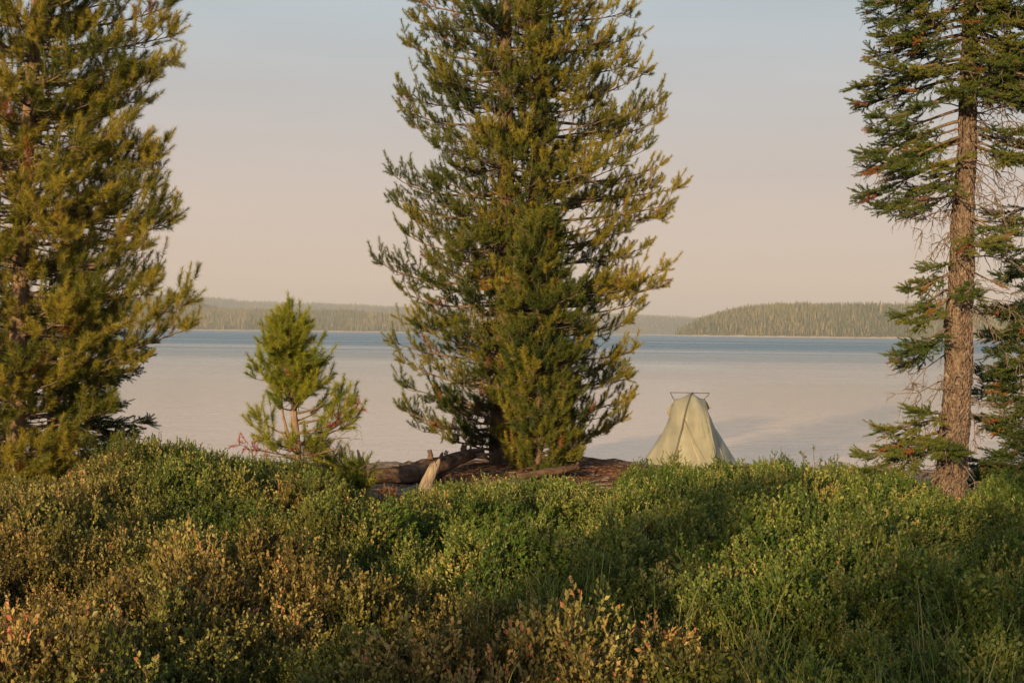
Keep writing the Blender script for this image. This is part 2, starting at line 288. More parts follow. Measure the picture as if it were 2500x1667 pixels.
def hill(name, outline, Y0, depth, treeh, spacing, fname, flabel, x_left_round=None):
    ox = np.array([p[0] for p in outline], float); oy = np.array([p[1] for p in outline], float)
    Yr = Y0 + depth * 0.75
    wx = np.array([P(a, b, Yr)[0] for a, b in outline]); wz = np.array([P(a, b, Yr)[2] for a, b in outline]) - treeh * 0.85
    def hz(x, y):
        top = np.interp(x, wx, wz)
        top = np.maximum(top, -4)
        y0 = Y0 + 0.06 * depth * np.sin(x / 90.0) + 0.03 * depth * np.sin(x / 37.0 + 1)
        if x_left_round is not None:
            y0 = y0 + depth * 0.55 * (1 - smooth(x_left_round, x_left_round + 220, x))
        t = np.clip((y - y0) / (Yr - y0), 0, 1.6)
        s = np.where(t < 1, np.sin(np.clip(t, 0, 1) * np.pi / 2) ** 0.9, 1 - 0.4 * (t - 1))
        return LAKE_Z - 1.5 + (top - LAKE_Z + 1.5) * s + 2.0 * np.sin(x / 31.0 + y / 47.0) * s
    gx = np.linspace(wx[0], wx[-1], 160); gy = np.linspace(Y0 - 0.1 * depth, Y0 + depth, 50)
    GX, GY = np.meshgrid(gx, gy); GZ = hz(GX, GY)
    ii = np.arange(GX.size).reshape(GX.shape)
    ff = np.stack([ii[:-1, :-1], ii[:-1, 1:], ii[1:, 1:], ii[1:, :-1]], -1).reshape(-1, 4)
    h = link(name, mesh_from(name, np.stack([GX, GY, GZ], -1).reshape(-1, 3), [ff], smooth=True), hm); tag(h, kind='structure')
    # trees
    n = int((wx[-1] - wx[0]) * depth / spacing ** 2)
    tx = rng.uniform(wx[0], wx[-1], n); ty = Y0 + depth * rng.uniform(-0.05, 0.98, n) ; tz = hz(tx, ty)
    k = tz > LAKE_Z + 0.7; tx, ty, tz = tx[k], ty[k], tz[k]; n = len(tx)
    H = treeh * rng.uniform(0.55, 1.15, n) * (1 + 0.25 * (rng.random(n) < 0.06)); W = H * rng.uniform(0.09, 0.15, n)
    tint = np.clip(rng.normal(0.42, 0.2, n) + 0.12 * np.sin(tx / 60) , 0, 0.84); dead = rng.random(n) < 0.08; W[dead] *= 0.35; tint[dead] = rng.uniform(0.8, 1, dead.sum())
    # canopy of stacked ragged skirts: 3 levels x 5 sides
    S = 5; lev = [(0.12, 1.0, 0.62), (0.38, 0.78, 0.84), (0.62, 0.5, 1.0)]
    Vs = []; Fs = []
    base = 0
    for (zb, wr, zt) in lev:
        a0 = rng.uniform(0, 6.28, n)
        th = a0[:, None] + np.arange(S) * 2 * np.pi / S
        rr_ = W[:, None] * wr * rng.uniform(0.75, 1.25, (n, S))
        ring = np.stack([tx[:, None] + rr_ * np.cos(th), ty[:, None] + rr_ * np.sin(th), tz[:, None] + H[:, None] * (zb + rng.uniform(-0.04, 0.04, (n, S)))], -1)
        apex = np.stack([tx + 0 * H, ty, tz + H * zt], -1)[:, None, :]
        vv = np.concatenate([ring, apex], 1)
        Vs.append(vv.reshape(-1, 3))
        b = base + np.arange(n)[:, None] * (S + 1)
        i0 = b + np.arange(S); i1 = b + (np.arange(S) + 1) % S; ap = np.repeat(b + S, S, 1)
        Fs.append(np.stack([i0, i1, ap], -1).reshape(-1, 3))
        base += n * (S + 1)
    T = np.tile(np.repeat(tint, S + 1), 3)
    fo = link(fname, mesh_from(fname, np.concatenate(Vs), Fs, {'tint': T}), M_FOREST); tag(fo, flabel, 'forest', kind='stuff')
hill('far_hill', [(-500, 700), (300, 716), (460, 720), (587, 731), (699, 737), (858, 741), (1018, 749), (1300, 757), (1525, 765), (1695, 773), (1900, 780), (2300, 785), (2900, 780)], 5600, 700, 15, 11, 'far_ridge_forest', 'hazy blue conifer forest on the farthest ridge across the lake')
hill('wooded_hill', [(-500, 735), (0, 728), (373, 728), (437, 715), (460, 719), (491, 738), (523, 749), (565, 753), (715, 757), (842, 757), (938, 761), (1027, 772), (1120, 790), (1200, 815)], 3000, 520, 14, 6.6, 'left_shore_forest', 'dense conifer forest covering the low hill across the lake on the left')
hill('wooded_point', [(1625, 845), (1650, 822), (1668, 798), (1706, 775), (1763, 759), (1821, 747), (1900, 740), (1948, 737), (1994, 741), (2100, 741), (2217, 739), (2400, 746), (2900, 750)], 2350, 420, 12.5, 5.2, 'right_point_forest', 'sunlit conifer forest on the rounded point across the lake on the right', x_left_round=P(1640, 800, 2600)[0])

# the haze: one closed box of even pale air
hz_m, hzo, L = newmat('haze_air')
pv = N_(hz_m, 'ShaderNodeVolumePrincipled'); pv.inputs['Color'].default_value = (0.93, 0.95, 1.0, 1); pv.inputs['Density'].default_value = 0.00015; pv.inputs['Anisotropy'].default_value = 0.1
L.new(pv.outputs[0], hzo.inputs['Volume'])
x0, x1, y0, y1, z0, z1 = -7700, 7700, -300, 8400, -12, 190
z0 = float(Z.min()) - 1.0
V = np.array([[x, y, z] for z in (z0, z1) for y in (y0, y1) for x in (x0, x1)], float)
hb = link('haze', mesh_from('haze', V, [np.array([[0, 2, 3, 1], [4, 5, 7, 6], [0, 1, 5, 4], [2, 6, 7, 3], [0, 4, 6, 2], [1, 3, 7, 5]])]), hz_m); tag(hb, 'thin evening haze over the lake and hills', 'haze', kind='stuff')

# ------------------------------------------------------------------ tree building kit
class Tree:
    def __init__(s): s.t = {}; s.sh = []; s.dead = {}
    def tube(s, pts, r, dead=False):
        (s.dead if dead else s.t).setdefault((len(pts),), []).append((np.asarray(pts), np.asarray(r)))
    def shoot(s, p, d, l, tint): s.sh.append((p, d, l, max(.02, min(.84, tint)) if tint < .885 else max(.9, tint)))
def bez(S, A, B, T, n):
    t = np.linspace(0, 1, n)[:, None]
    return (1 - t) ** 3 * S + 3 * (1 - t) ** 2 * t * A + 3 * (1 - t) * t * t * B + t ** 3 * T
def rv(): return rng.normal(size=3)
def pine_branch(tr, S, T, r0=0.016, fol=0.3, sag=0.07, up=0.2, spread=0.36, dens=1.0, sl=0.13, tint=0.45, dead_tip=0.02, bare=True):
    D = T - S; R = float(np.linalg.norm(D)); dh = nrm(np.array([D[0], D[1], 0.0]) + 1e-6)
    A = S + D * 0.35 - ZUP * sag * R * U(.3, 1.7) + rv() * 0.05 * R
    B = T - dh * 0.28 * R - ZUP * up * R * U(.2, 1.0) + rv() * 0.04 * R
    pts = bez(S, A, B, T, 9)
    tr.tube(pts, np.linspace(r0, 0.003, 9))
    bt = min(.74, tint + rng.normal() * 0.15)
    t = 0.08 + U(0, 0.05); side = 1 if U() < .5 else -1
    step = 0.6 * sl / max(R, 0.3) / dens
    while t < 0.985:
        k = t * 8; i = min(7, int(k)); p = pts[i] + (pts[i + 1] - pts[i]) * (k - i); tg = nrm(pts[i + 1] - pts[i])
        sd = nrm(np.cross(tg, ZUP)) * side; side = -side
        if t < fol * U(0.6, 1.5):
            if bare and U() < 0.7:
                l = U(0.08, 0.35); q = p + nrm(tg * 0.6 + sd + rv() * 0.5) * l
                tr.tube(np.array([p, (p + q) / 2 + rv() * 0.03, q]), [0.004, 0.003, 0.0015], dead=True)
            t += step * 1.6; continue
        l = min(0.7, (spread * R * (1 - t) ** 0.7 + 0.12)) * U(0.5, 1.25)
        dr = nrm(tg * U(0.4, 1.0) + sd * U(0.1, 1.0) + ZUP * U(-0.5, 0.8))
        e_ = p + dr * l + ZUP * l * U(0.1, 0.45)
        q = bez(p, p + dr * l * .3, p + dr * l * 0.6 - ZUP * 0.02, e_, 4)
        tr.tube(q, np.linspace(0.0055, 0.002, 4))
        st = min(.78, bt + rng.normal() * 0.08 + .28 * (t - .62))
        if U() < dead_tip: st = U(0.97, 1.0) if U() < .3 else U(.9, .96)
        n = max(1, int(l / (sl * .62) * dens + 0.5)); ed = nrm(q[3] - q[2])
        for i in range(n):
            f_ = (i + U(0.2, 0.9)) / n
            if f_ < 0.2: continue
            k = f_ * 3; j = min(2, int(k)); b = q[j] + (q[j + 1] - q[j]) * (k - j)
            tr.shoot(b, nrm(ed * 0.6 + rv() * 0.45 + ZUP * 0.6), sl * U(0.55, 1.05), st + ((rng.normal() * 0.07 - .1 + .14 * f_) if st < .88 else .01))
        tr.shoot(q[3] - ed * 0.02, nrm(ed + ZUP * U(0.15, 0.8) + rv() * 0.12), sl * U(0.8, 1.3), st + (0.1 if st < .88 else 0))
        t += step * U(0.7, 1.3) * (3.0 if U() < .1 else 1)
    tg = nrm(pts[-1] - pts[-2])
    tr.shoot(pts[-1] - tg * .03, nrm(tg + ZUP * 0.4), sl * 1.25, bt + .08)
    for k in range(4): tr.shoot(pts[-1] - tg * .06, nrm(tg + rv() * .45 + ZUP * 0.35), sl, bt + .05)
def spruce_branch(tr, S, T, r0=0.016, fol=0.3, sag=-0.05, spread=0.42, dens=1.0, sl=0.085, tint=0.4, dead_tip=0.02, hang=0.5, tipup=0.06):
    D = T - S; R = float(np.linalg.norm(D)); dh = nrm(np.array([D[0], D[1], 0.0]) + 1e-6)
    A = S + D * 0.35 - ZUP * sag * R + rv() * 0.03 * R
    B = T - dh * 0.25 * R - ZUP * tipup * R + rv() * 0.02 * R
    pts = bez(S, A, B, T, 9)
    tr.tube(pts, np.linspace(r0, 0.003, 9))
    bt = tint + rng.normal() * 0.07
    t = 0.05; side = 1; step = 0.036 / max(R, 0.3) / dens
    while t < 0.985:
        k = t * 8; i = min(7, int(k)); p = pts[i] + (pts[i + 1] - pts[i]) * (k - i); tg = nrm(pts[i + 1] - pts[i])
        sd = nrm(np.cross(tg, ZUP)) * side; side = -side
        if U() < hang * 0.5:      # hanging dead twig under the bough
            dead_twig(tr, p, nrm(tg * 0.5 + sd * U(0, .6) - ZUP * U(0.3, 1)), U(0.08, 0.28), 1)
        if t > fol * U(0.7, 1.3):
            l = min(0.5, spread * R * (1 - t) ** 0.8 + 0.07) * U(0.6, 1.15)
            dr = nrm(tg * U(0.4, 0.9) + sd * U(0.2, 0.9) + ZUP * U(-0.5, 0.25))
            q = bez(p, p + dr * l * .3 - ZUP * .01, p + dr * l * .7 - ZUP * .03 * l, p + dr * l, 4)
            tr.tube(q, np.linspace(0.0045, 0.002, 4))
            st = min(.76, bt + rng.normal() * 0.07)
            if U() < dead_tip: st = U(0.9, .97)
            n = max(2, int(l / 0.03 * dens + 0.5)); ed = nrm(q[3] - q[2])
            s2 = nrm(np.cross(ed, ZUP)); sg = 1
            for i in range(n):
                f_ = (i + U(0.1, 0.9)) / n
                if f_ < 0.15: continue
                k = f_ * 3; j = min(2, int(k)); b = q[j] + (q[j + 1] - q[j]) * (k - j); sg = -sg
                tr.shoot(b, nrm(ed * 0.8 + s2 * sg * U(.3, .9) + rv() * 0.2 + ZUP * 0.18), sl * U(0.6, 1.1), st + rng.normal() * (0.04 if st < .8 else .01))
            tr.shoot(q[3] - ed * 0.02, nrm(ed + ZUP * U(0, 0.3)), sl * U(0.8, 1.2), st + 0.06)
        t += step * U(0.7, 1.3)
    tg = nrm(pts[-1] - pts[-2])
    for k in range(3): tr.shoot(pts[-1] - tg * .03, nrm(tg + rv() * .35 + ZUP * 0.15), sl * 1.1, bt + .07)
def dead_twig(tr, p, d, l, depth=2, r=0.004, droop=0.5):
    n = 5; pts = [p]; dd = d.copy()
    for i in range(n - 1):
        dd = nrm(dd + rv() * 0.28 - ZUP * droop * 0.22); pts.append(pts[-1] + dd * l / (n - 1))
    pts = np.array(pts); tr.tube(pts, np.linspace(r, 0.0014, n), dead=True)
    if depth > 0:
        for k in range(int(2 + l * 9)):
            j = int(rng.integers(1, n)); dead_twig(tr, pts[j], nrm(nrm(pts[j] - pts[j - 1]) * 0.6 + rv() * 0.6), l * U(0.18, 0.45), depth - 1, r * 0.6, droop)
def needles(mb, sh, per, nl, wd, ang, steml=True, wood=None):
    B = np.array([s[0] for s in sh]); D = np.array([s[1] for s in sh]); Ls = np.array([s[2] for s in sh]); T = np.clip(np.array([s[3] for s in sh]), 0, 1)
    N = len(sh)
    ref = np.where(np.abs(D[:, 2:3]) > 0.9, np.array([[1.0, 0, 0]]), np.array([[0, 0, 1.0]]))
    E1 = np.cross(D, ref); E1 /= np.linalg.norm(E1, axis=1, keepdims=True); E2 = np.cross(D, E1)
    t = (np.arange(per) + 0.5) / per
    t = np.tile(t ** 0.9, (N, 1)) + rng.normal(size=(N, per)) * 0.02
    az = rng.uniform(0, 2 * np.pi, (N, per)); th = np.radians(ang) * rng.uniform(0.65, 1.35, (N, per)) * (1.12 - 0.5 * t)
    root = B[:, None, :] + D[:, None, :] * (Ls[:, None] * t)[..., None]
    rad = np.cos(az)[..., None] * E1[:, None, :] + np.sin(az)[..., None] * E2[:, None, :]
    nd = np.cos(th)[..., None] * D[:, None, :] + np.sin(th)[..., None] * rad
    nlv = nl * rng.uniform(0.7, 1.15, (N, per))[..., None]
    side = np.cross(nd, rad + rng.normal(size=rad.shape) * 0.5); side /= np.linalg.norm(side, axis=2, keepdims=True) + 1e-9
    V = np.stack([root - side * wd, root + side * wd, root + nd * nlv], 2)
    idx_ = np.arange(N * per * 3).reshape(-1, 3)
    tt = np.clip(np.repeat(T[:, None], per, 1) + np.where(T[:, None] < 0.88, rng.normal(size=(N, per)) * 0.05, 0), 0, 1)
    tt = np.where((T[:, None] < 0.88) & (tt > 0.86), 0.86, tt)
    mb.add(V.reshape(-1, 3), [idx_], np.repeat(tt.ravel(), 3))
def finish_tree(tr, root, leafmat, per=26, nl=0.052, wd=0.0024, ang=60, barkmat=None):
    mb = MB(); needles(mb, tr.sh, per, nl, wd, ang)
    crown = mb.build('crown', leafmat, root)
    mb = MB()
    for (k,), lst in tr.t.items():
        batch_tubes(mb, np.array([a for a, b in lst]), np.array([b for a, b in lst]), 5)
    sp_ = np.array([[s[0], s[0] + s[1] * s[2] * 0.85] for s in tr.sh]); batch_tubes(mb, sp_, np.tile([0.0024, 0.0012], (len(sp_), 1)), 3)
    tag(mb.build('twigs', barkmat or M_TWIG, crown, smooth=True), kind='stuff')
    if tr.dead:
        mb = MB()
        for (k,), lst in tr.dead.items():
            batch_tubes(mb, np.array([a for a, b in lst]), np.array([b for a, b in lst]), 4)
        tag(mb.build('dead_twigs', M_DEAD, crown, smooth=True), kind='stuff')
    return crown
def trunk_mesh(root, pts, radii, mat, rough=0.06, sides=28, rings=150, name='trunk', flare=0.0, fdir=(1, 0, 0)):
    pts = np.asarray(pts, float); s = np.concatenate([[0], np.cumsum(np.linalg.norm(np.diff(pts, axis=0), axis=1))]); s /= s[-1]
    t = np.linspace(0, 1, rings); c = np.stack([np.interp(t, s, pts[:, i]) for i in range(3)], -1); r = np.interp(t, s, radii)
    kk = np.array([1, 2, 3, 2, 1.]); kk /= kk.sum()
    for i in range(3):
        cc = np.pad(c[:, i], 2, mode='reflect', reflect_type='odd'); c[:, i] = np.convolve(cc, kk, 'valid')
    th = np.linspace(0, 2 * np.pi, sides, endpoint=False)
    V = np.zeros((rings, sides, 3))
    for i in range(rings):
        for j in range(sides):
            d = np.array([math.cos(th[j]), math.sin(th[j]), 0])
            q = Vector((d[0] * 2.2, d[1] * 2.2, c[i, 2] * 2.4)); n1_ = mnoise.noise(q * 1.3); n2_ = mnoise.noise(Vector((d[0] * 9, d[1] * 9, c[i, 2] * 22)))
            rr_ = r[i] * (1 + rough * n1_ * 1.6 + rough * n2_ * 1.2)
            if flare and t[i] < 0.12:
                g_ = (1 - t[i] / 0.12) ** 2; rr_ += r[i] * flare * g_ * (0.4 + max(0, float(np.dot(d, fdir)))) * (1 + 0.3 * math.sin(th[j] * 5))
            V[i, j] = c[i] + d * rr_
    ii = np.arange(rings * sides).reshape(rings, sides); a, b = ii[:-1], ii[1:]
    f_ = np.stack([a, np.roll(a, -1, 1), np.roll(b, -1, 1), b], -1).reshape(-1, 4)
    return link(name, mesh_from(name, V.reshape(-1, 3), [f_, ii[-1][None, :]], smooth=True), mat, root)
def trunk_at(pts, z):
    pts = np.asarray(pts); return np.array([np.interp(z, pts[:, 2], pts[:, 0]), np.interp(z, pts[:, 2], pts[:, 1]), z])
def pine_tree(root, Y, trunk_px, radii, left, right, ytop, ybase, whorl=0.24, perw=5, fol=0.3, depthR=1.2, dens=1.0, tint=0.45, leafmat=None, barkmat=None, tips=(), sl=0.13, per=84, nl=0.05, rise=0.12, dead_tip=0.02, above=0, sag=.07, wd=0.0026, minR=0.25, front=0, zdroop=0.0):
    """left/right: lists of (px, py) of the crown outline; tips: explicit branch tips"""
    tp = np.array([P(a, b, Y) for a, b in trunk_px])
    o_ = np.argsort(tp[:, 2]); tp = tp[o_]; radii = np.array(radii)[o_]
    tr = Tree()
    def prof(lst):
        w_ = np.array([P(a, b, Y)[[0, 2]] for a, b in lst]); w_ = w_[np.argsort(w_[:, 1])]; return w_
    Lp, Rp = prof(left), prof(right)
    zb = P(trunk_px[0][0], ybase, Y)[2]; zt = P(trunk_px[0][0], ytop, Y)[2]
    z = min(zb, zt); z1_ = max(zb, zt)
    while z < z1_:
        c = trunk_at(tp, z)
        eL = max(minR, c[0] - np.interp(z, Lp[:, 1], Lp[:, 0])); eR = max(minR, np.interp(z, Rp[:, 1], Rp[:, 0]) - c[0])
        ph0 = U(0, 6.28)
        for k in range(perw):
            ph = ph0 + k * 2 * math.pi / perw + U(-.4, .4)
            cx, sy = math.cos(ph), math.sin(ph)
            side_ = eR if cx > 0 else eL
            R = abs(cx) * side_ + (1 - abs(cx)) * min(depthR, (eL + eR) / 2)
            R = max(minR, R * (U(0.3, 0.7) if U() < .45 else U(0.6, 0.93)) - 0.04)
            zz = z + U(-.12, .12)
            T = c + np.array([cx * R, sy * R, 0]); T[2] = zz
            S = trunk_at(tp, min(max(zz - rise * R * U(-.8, 2.4) - 0.02, tp[0, 2]), tp[-1, 2]))
            pine_branch(tr, S, T, 0.008 + 0.009 * R, fol * U(.8, 1.2), sag, dens=dens, tint=tint, sl=sl, dead_tip=dead_tip)
        z += whorl * U(.8, 1.2)
    for k in range(front):
        zz = U(min(zb, zt), max(zb, zt)); ph = RAD(U(225, 315)); R = U(.35, .95) * min(1, depthR); c = trunk_at(tp, zz)
        T = c + np.array([math.cos(ph) * R, math.sin(ph) * R, U(-.05, .15)]); S = trunk_at(tp, max(zz - .1, tp[0, 2]))
        pine_branch(tr, S, T, .012, .3, sag, dens=dens, tint=tint, sl=sl, dead_tip=dead_tip)
    for tpx in tips:
        px, py = tpx[0], tpx[1]; dy = tpx[2] if len(tpx) > 2 else U(-.35, .35)
        T = P(px, py, Y + dy); R = math.hypot(T[0] - trunk_at(tp, T[2])[0], dy)
        S = trunk_at(tp, min(max(T[2] - (rise + .04) * R + zdroop * R, tp[0, 2]), tp[-1, 2]))
        D = T - S; T = S + D * max(0.3, 1 - 0.07 / max(R, .2))
        pine_branch(tr, S, T, 0.009 + 0.009 * R, fol * U(.8, 1.3), sag * 1.4, dens=dens * 1.1, tint=tint + .05, sl=sl, dead_tip=dead_tip)
    trunk_mesh(root, tp, radii, barkmat or M_PBARK)
    finish_tree(tr, root, leafmat or M_PINE, per, nl, wd)
    return tr

def base_of(px, py, Y):
    p = P(px, py, Y); return np.array([p[0], Y, float(ground_z(p[0], Y))])

# ------------------------------------------------------------------ trees
Lc = [(1060, -260), (1030, -120), (1001, 0), (996, 42), (1019, 77), (982, 111), (1000, 153), (1045, 199), (965, 226), (975, 270), (988, 318), (1003, 344), (938, 425), (946, 486), (992, 532), (1041, 545), (973, 566), (920, 630), (960, 704), (1000, 733), (1029, 760), (988, 785), (938, 833), (968, 873), (970, 941), (1000, 982), (968, 998), (1008, 1014), (1060, 1050), (1120, 1078)]
Rc = [(1450, -260), (1490, -120), (1520, 0), (1560, 19), (1556, 84), (1527, 138), (1500, 160), (1590, 191), (1633, 245), (1623, 298), (1581, 325), (1590, 356), (1635, 398), (1677, 455), (1650, 497), (1600, 532), (1540, 570), (1560, 610), (1639, 655), (1635, 696), (1575, 737), (1531, 755), (1550, 790), (1567, 853), (1523, 905), (1545, 930), (1510, 950), (1548, 980), (1539, 1022), (1495, 1046), (1450, 1075), (1400, 1100)]
tipsL = [(1001, 2), (996, 45), (982, 108), (1045, 200), (965, 225), (985, 300), (938, 420), (948, 480), (990, 528), (975, 565), (912, 637), (962, 700), (990, 785), (938, 830), (965, 880), (970, 940), (968, 998), (1005, 1015), (1045, 1050), (1090, 1078), (960, 255), (1020, 150)]
tipsR = [(1560, 20), (1556, 84), (1527, 135), (1556, 158), (1600, 172), (1633, 245), (1623, 298), (1566, 354), (1600, 358), (1635, 398), (1677, 455), (1650, 495), (1627, 530), (1550, 560), (1590, 600), (1639, 655), (1635, 696), (1575, 737), (1547, 783), (1567, 850), (1525, 905), (1551, 920), (1551, 974), (1539, 1022), (1495, 1050), (1443, 1078)]
YC = 17.5
b = base_of(1222, 1120, YC)
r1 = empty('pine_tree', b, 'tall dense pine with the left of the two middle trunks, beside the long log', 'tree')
pine_tree(r1, YC, [(1222, 1135), (1218, 1080), (1226, 900), (1230, 700), (1236, 450), (1236, 200), (1233, 0), (1236, -300), (1240, -420)], [.14, .125, .115, .105, .095, .08, .07, .03, .01], Lc, [(1330, -260), (1400, 0), (1420, 300), (1420, 600), (1440, 900), (1400, 1050), (1330, 1090)], -370, 1075, tips=tipsL, tint=.26, dens=1.08, perw=7, whorl=.19, depthR=1.3, front=22, barkmat=M_SHADEBARK)  # low tint darkens the needles, standing in for shade on this crown
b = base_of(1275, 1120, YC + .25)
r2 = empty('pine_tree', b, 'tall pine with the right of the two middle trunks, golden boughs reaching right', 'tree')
pine_tree(r2, YC + .25, [(1275, 1135), (1280, 1000), (1292, 800), (1305, 600), (1311, 450), (1320, 268), (1322, 100), (1320, 0), (1315, -300), (1312, -400)], [.13, .12, .11, .105, .1, .09, .075, .07, .03, .01], [(1220, -260), (1150, 0), (1140, 300), (1120, 600), (1120, 900), (1150, 1060), (1200, 1090)], Rc, -350, 1085, tips=tipsR, tint=.58, dens=1.05, perw=7, whorl=.195, depthR=1.3, dead_tip=.012, front=20, barkmat=M_SHADEBARK)
YY = 16.6
b = base_of(1314, 1150, YY)
r3 = empty('pine_tree', b, 'young green pine with a thin trunk in front of the two-trunked pines', 'tree')
pine_tree(r3, YY, [(1312, 1165), (1314, 1000), (1312, 850), (1318, 700), (1330, 560), (1330, 530)], [.05, .045, .04, .03, .012, .006], [(1322, 550), (1295, 620), (1250, 690), (1215, 750), (1205, 850), (1215, 950), (1225, 1050), (1240, 1120)], [(1338, 550), (1365, 620), (1420, 690), (1460, 760), (1440, 850), (1450, 950), (1450, 1050), (1420, 1130)], 545, 1150, tint=.26, perw=7, whorl=.125, dens=1.15, depthR=.65, front=34, barkmat=M_SHADEBARK, leafmat=M_PINE, tips=[(1330, 548), (1455, 755), (1215, 745), (1448, 1010), (1395, 1110), (1230, 1090)], fol=.25, dead_tip=.03, minR=.12)
# left pine
YL = 14.2
b = base_of(38, 1180, YL)
r4 = empty('pine_tree', b, 'sunlit bushy pine with a pale trunk filling the left edge', 'tree')
Rl = [(330, -250), (400, -60), (380, 20), (379, 57), (314, 100), (420, 110), (436, 149), (394, 191), (355, 249), (330, 290), (318, 325), (371, 360), (405, 383), (398, 451), (417, 493), (435, 535), (350, 604), (300, 633), (385, 680), (385, 710), (440, 745), (440, 790), (330, 832), (319, 890), (290, 936), (278, 965), (278, 1002), (260, 1060), (270, 1118), (240, 1150)]
tl = [(441, 8), (379, 57), (314, 98), (444, 86, .1), (440, 149, .1), (394, 190), (365, 249), (340, 290), (371, 358), (411, 381), (398, 448), (417, 490), (444, 535), (373, 604), (300, 630), (392, 668), (388, 703), (485, 735, -.1), (477, 800, -.1), (319, 885), (290, 934), (278, 963), (278, 1000), (305, 1116), (283, 1178), (110, 1165, -.4), (60, 1180, -.6), (150, 1175, -.3), (-20, 1160, -.5), (190, 1190, -.2), (90, 1140, -.8), (20, 1120, -.9)]
pine_tree(r4, YL, [(30, 1215), (33, 1160), (41, 1015), (46, 766), (52, 535), (69, 325), (88, 40), (98, -150), (105, -330)], [.1, .092, .086, .083, .078, .071, .06, .035, .008], [(-60, -250), (-200, 0), (-220, 300), (-240, 600), (-260, 900), (-200, 1100)], Rl, -300, 1178, tips=tl, tint=.54, perw=8, whorl=.155, depthR=1.05, dens=1.25, fol=.28, per=120, wd=.0021, nl=.062, sl=.165, dead_tip=.02)
# sapling
YS = 13.0
b = base_of(727, 1200, YS)
r5 = empty('pine_sapling', b, 'small bright green pine sapling standing alone against the lake left of the log', 'sapling')
trs = [(728, 1215), (725, 1086), (718, 1016), (715, 910), (708, 830), (704, 792), (703, 782)]
pine_tree(r5, YS, trs, [.04, .036, .03, .022, .014, .006, .004], [(700, 735), (697, 765), (684, 790), (662, 840), (645, 880), (640, 920), (650, 960), (670, 990)], [(706, 735), (712, 765), (726, 800), (750, 850), (770, 880), (790, 915), (795, 945), (780, 1000), (760, 1020)], 812, 960, whorl=.1, perw=6, fol=.1, depthR=.42, tint=.66, dens=.85, leafmat=M_YPINE, minR=.07, rise=.3, sl=.15,
  tips=[(703, 782, 0), (703, 788, .02), (705, 800, .03), (695, 812, .02), (713, 818, -.02), (662, 845), (645, 850), (606, 892, .05), (632, 890), (610, 1012, .1), (622, 1060, 0), (778, 875), (797, 893), (802, 938), (788, 1000), (848, 965, .1), (866, 985, .05), (868, 1010, -.1), (862, 1038, 0), (700, 1080, -.4), (760, 1090, -.2), (640, 1090, -.2), (798, 1105, 0), (660, 840), (745, 820), (690, 880), (740, 900)], per=130, nl=.055, wd=.002, dead_tip=.0)
tr = Tree()
def tipclump(tr, px, py, Y, n, tint, sp=.08):
    c = P(px, py, Y)
    for k in range(n):
        p = c + rv() * np.array([sp, sp, sp * .5]); tr.shoot(p, nrm(rv() + ZUP * .3), U(.06, .13), tint + U(-.03, .03))
for (a, c_, n) in ((595, 1090, 9), (615, 1096, 5), (722, 1095, 8), (745, 1098, 5), (672, 1112, 3), (864, 1000, 4), (822, 1040, 3)):
    tipclump(tr, a, c_, YS - .1, n, .985, .05)
for a, c_, e_, g_ in ((727, 1110, 592, 1095), (727, 1110, 640, 1112), (727, 1112, 760, 1105), (722, 1080, 812, 1050), (722, 1085, 856, 1068), (740, 1110, 832, 1096), (800, 1050, 866, 1005)):
    S = P(a, c_, YS); T = P(e_, g_, YS - .05); tr.tube(bez(S, S + (T - S) * .3 - ZUP * .04, S + (T - S) * .7 + rv() * .02, T, 6), np.linspace(.009, .003, 6)); 
    for k in range(5): dead_twig(tr, S + (T - S) * U(.4, 1), nrm(T - S + rv() * .5), U(.1, .22), 1, .003, .1)
mb = MB(); needles(mb, tr.sh, 30, .05, .002, 45); o = mb.build('dead_needle_spray', M_YPINE, r5)
mb = MB()
for (k,), lst in list(tr.t.items()) + list(tr.dead.items()): batch_tubes(mb, np.array([q[0] for q in lst]), np.array([q[1] for q in lst]), 5)
mb.build('bare_limb', M_TWIG, r5, smooth=True)
# second upright stem of the sapling
pts = np.array([P(706, 1070, YS), P(697, 1040, YS), P(690, 1010, YS), P(686, 960, YS), P(680, 900, YS)])
trunk_mesh(r5, pts, [.016, .014, .012, .009, .004], M_PBARK, sides=10, rings=30, name='side_stem')
# seedlings at its foot
def seedling(px, pyb, pyt, Y, wpx, label):
    root = empty('pine_seedling', base_of(px, pyb, Y), label, 'seedling')
    pine_tree(root, Y, [(px, pyb + 20), (px + 3, pyt + 12)], [.014, .004], [(px - 6, pyt), (px - wpx, pyb)], [(px + 6, pyt), (px + wpx, pyb)], pyt + 15, pyb, whorl=.1, perw=4, fol=.1, depthR=.25, tint=.55, leafmat=M_YPINE, minR=.08, rise=.5, sl=.13, tips=[(px, pyt)], per=90, wd=.002, nl=.045, dead_tip=0)
seedling(614, 1250, 1165, 13.2, 40, 'small green pine seedling among the shrubs below the left of the sapling')
seedling(862, 1230, 1120, 13.4, 52, 'dark green pine seedling beside the broken orange stump')
seedling(785, 1210, 1100, 13.7, 55, 'bushy pine seedling just right of the sapling trunk')

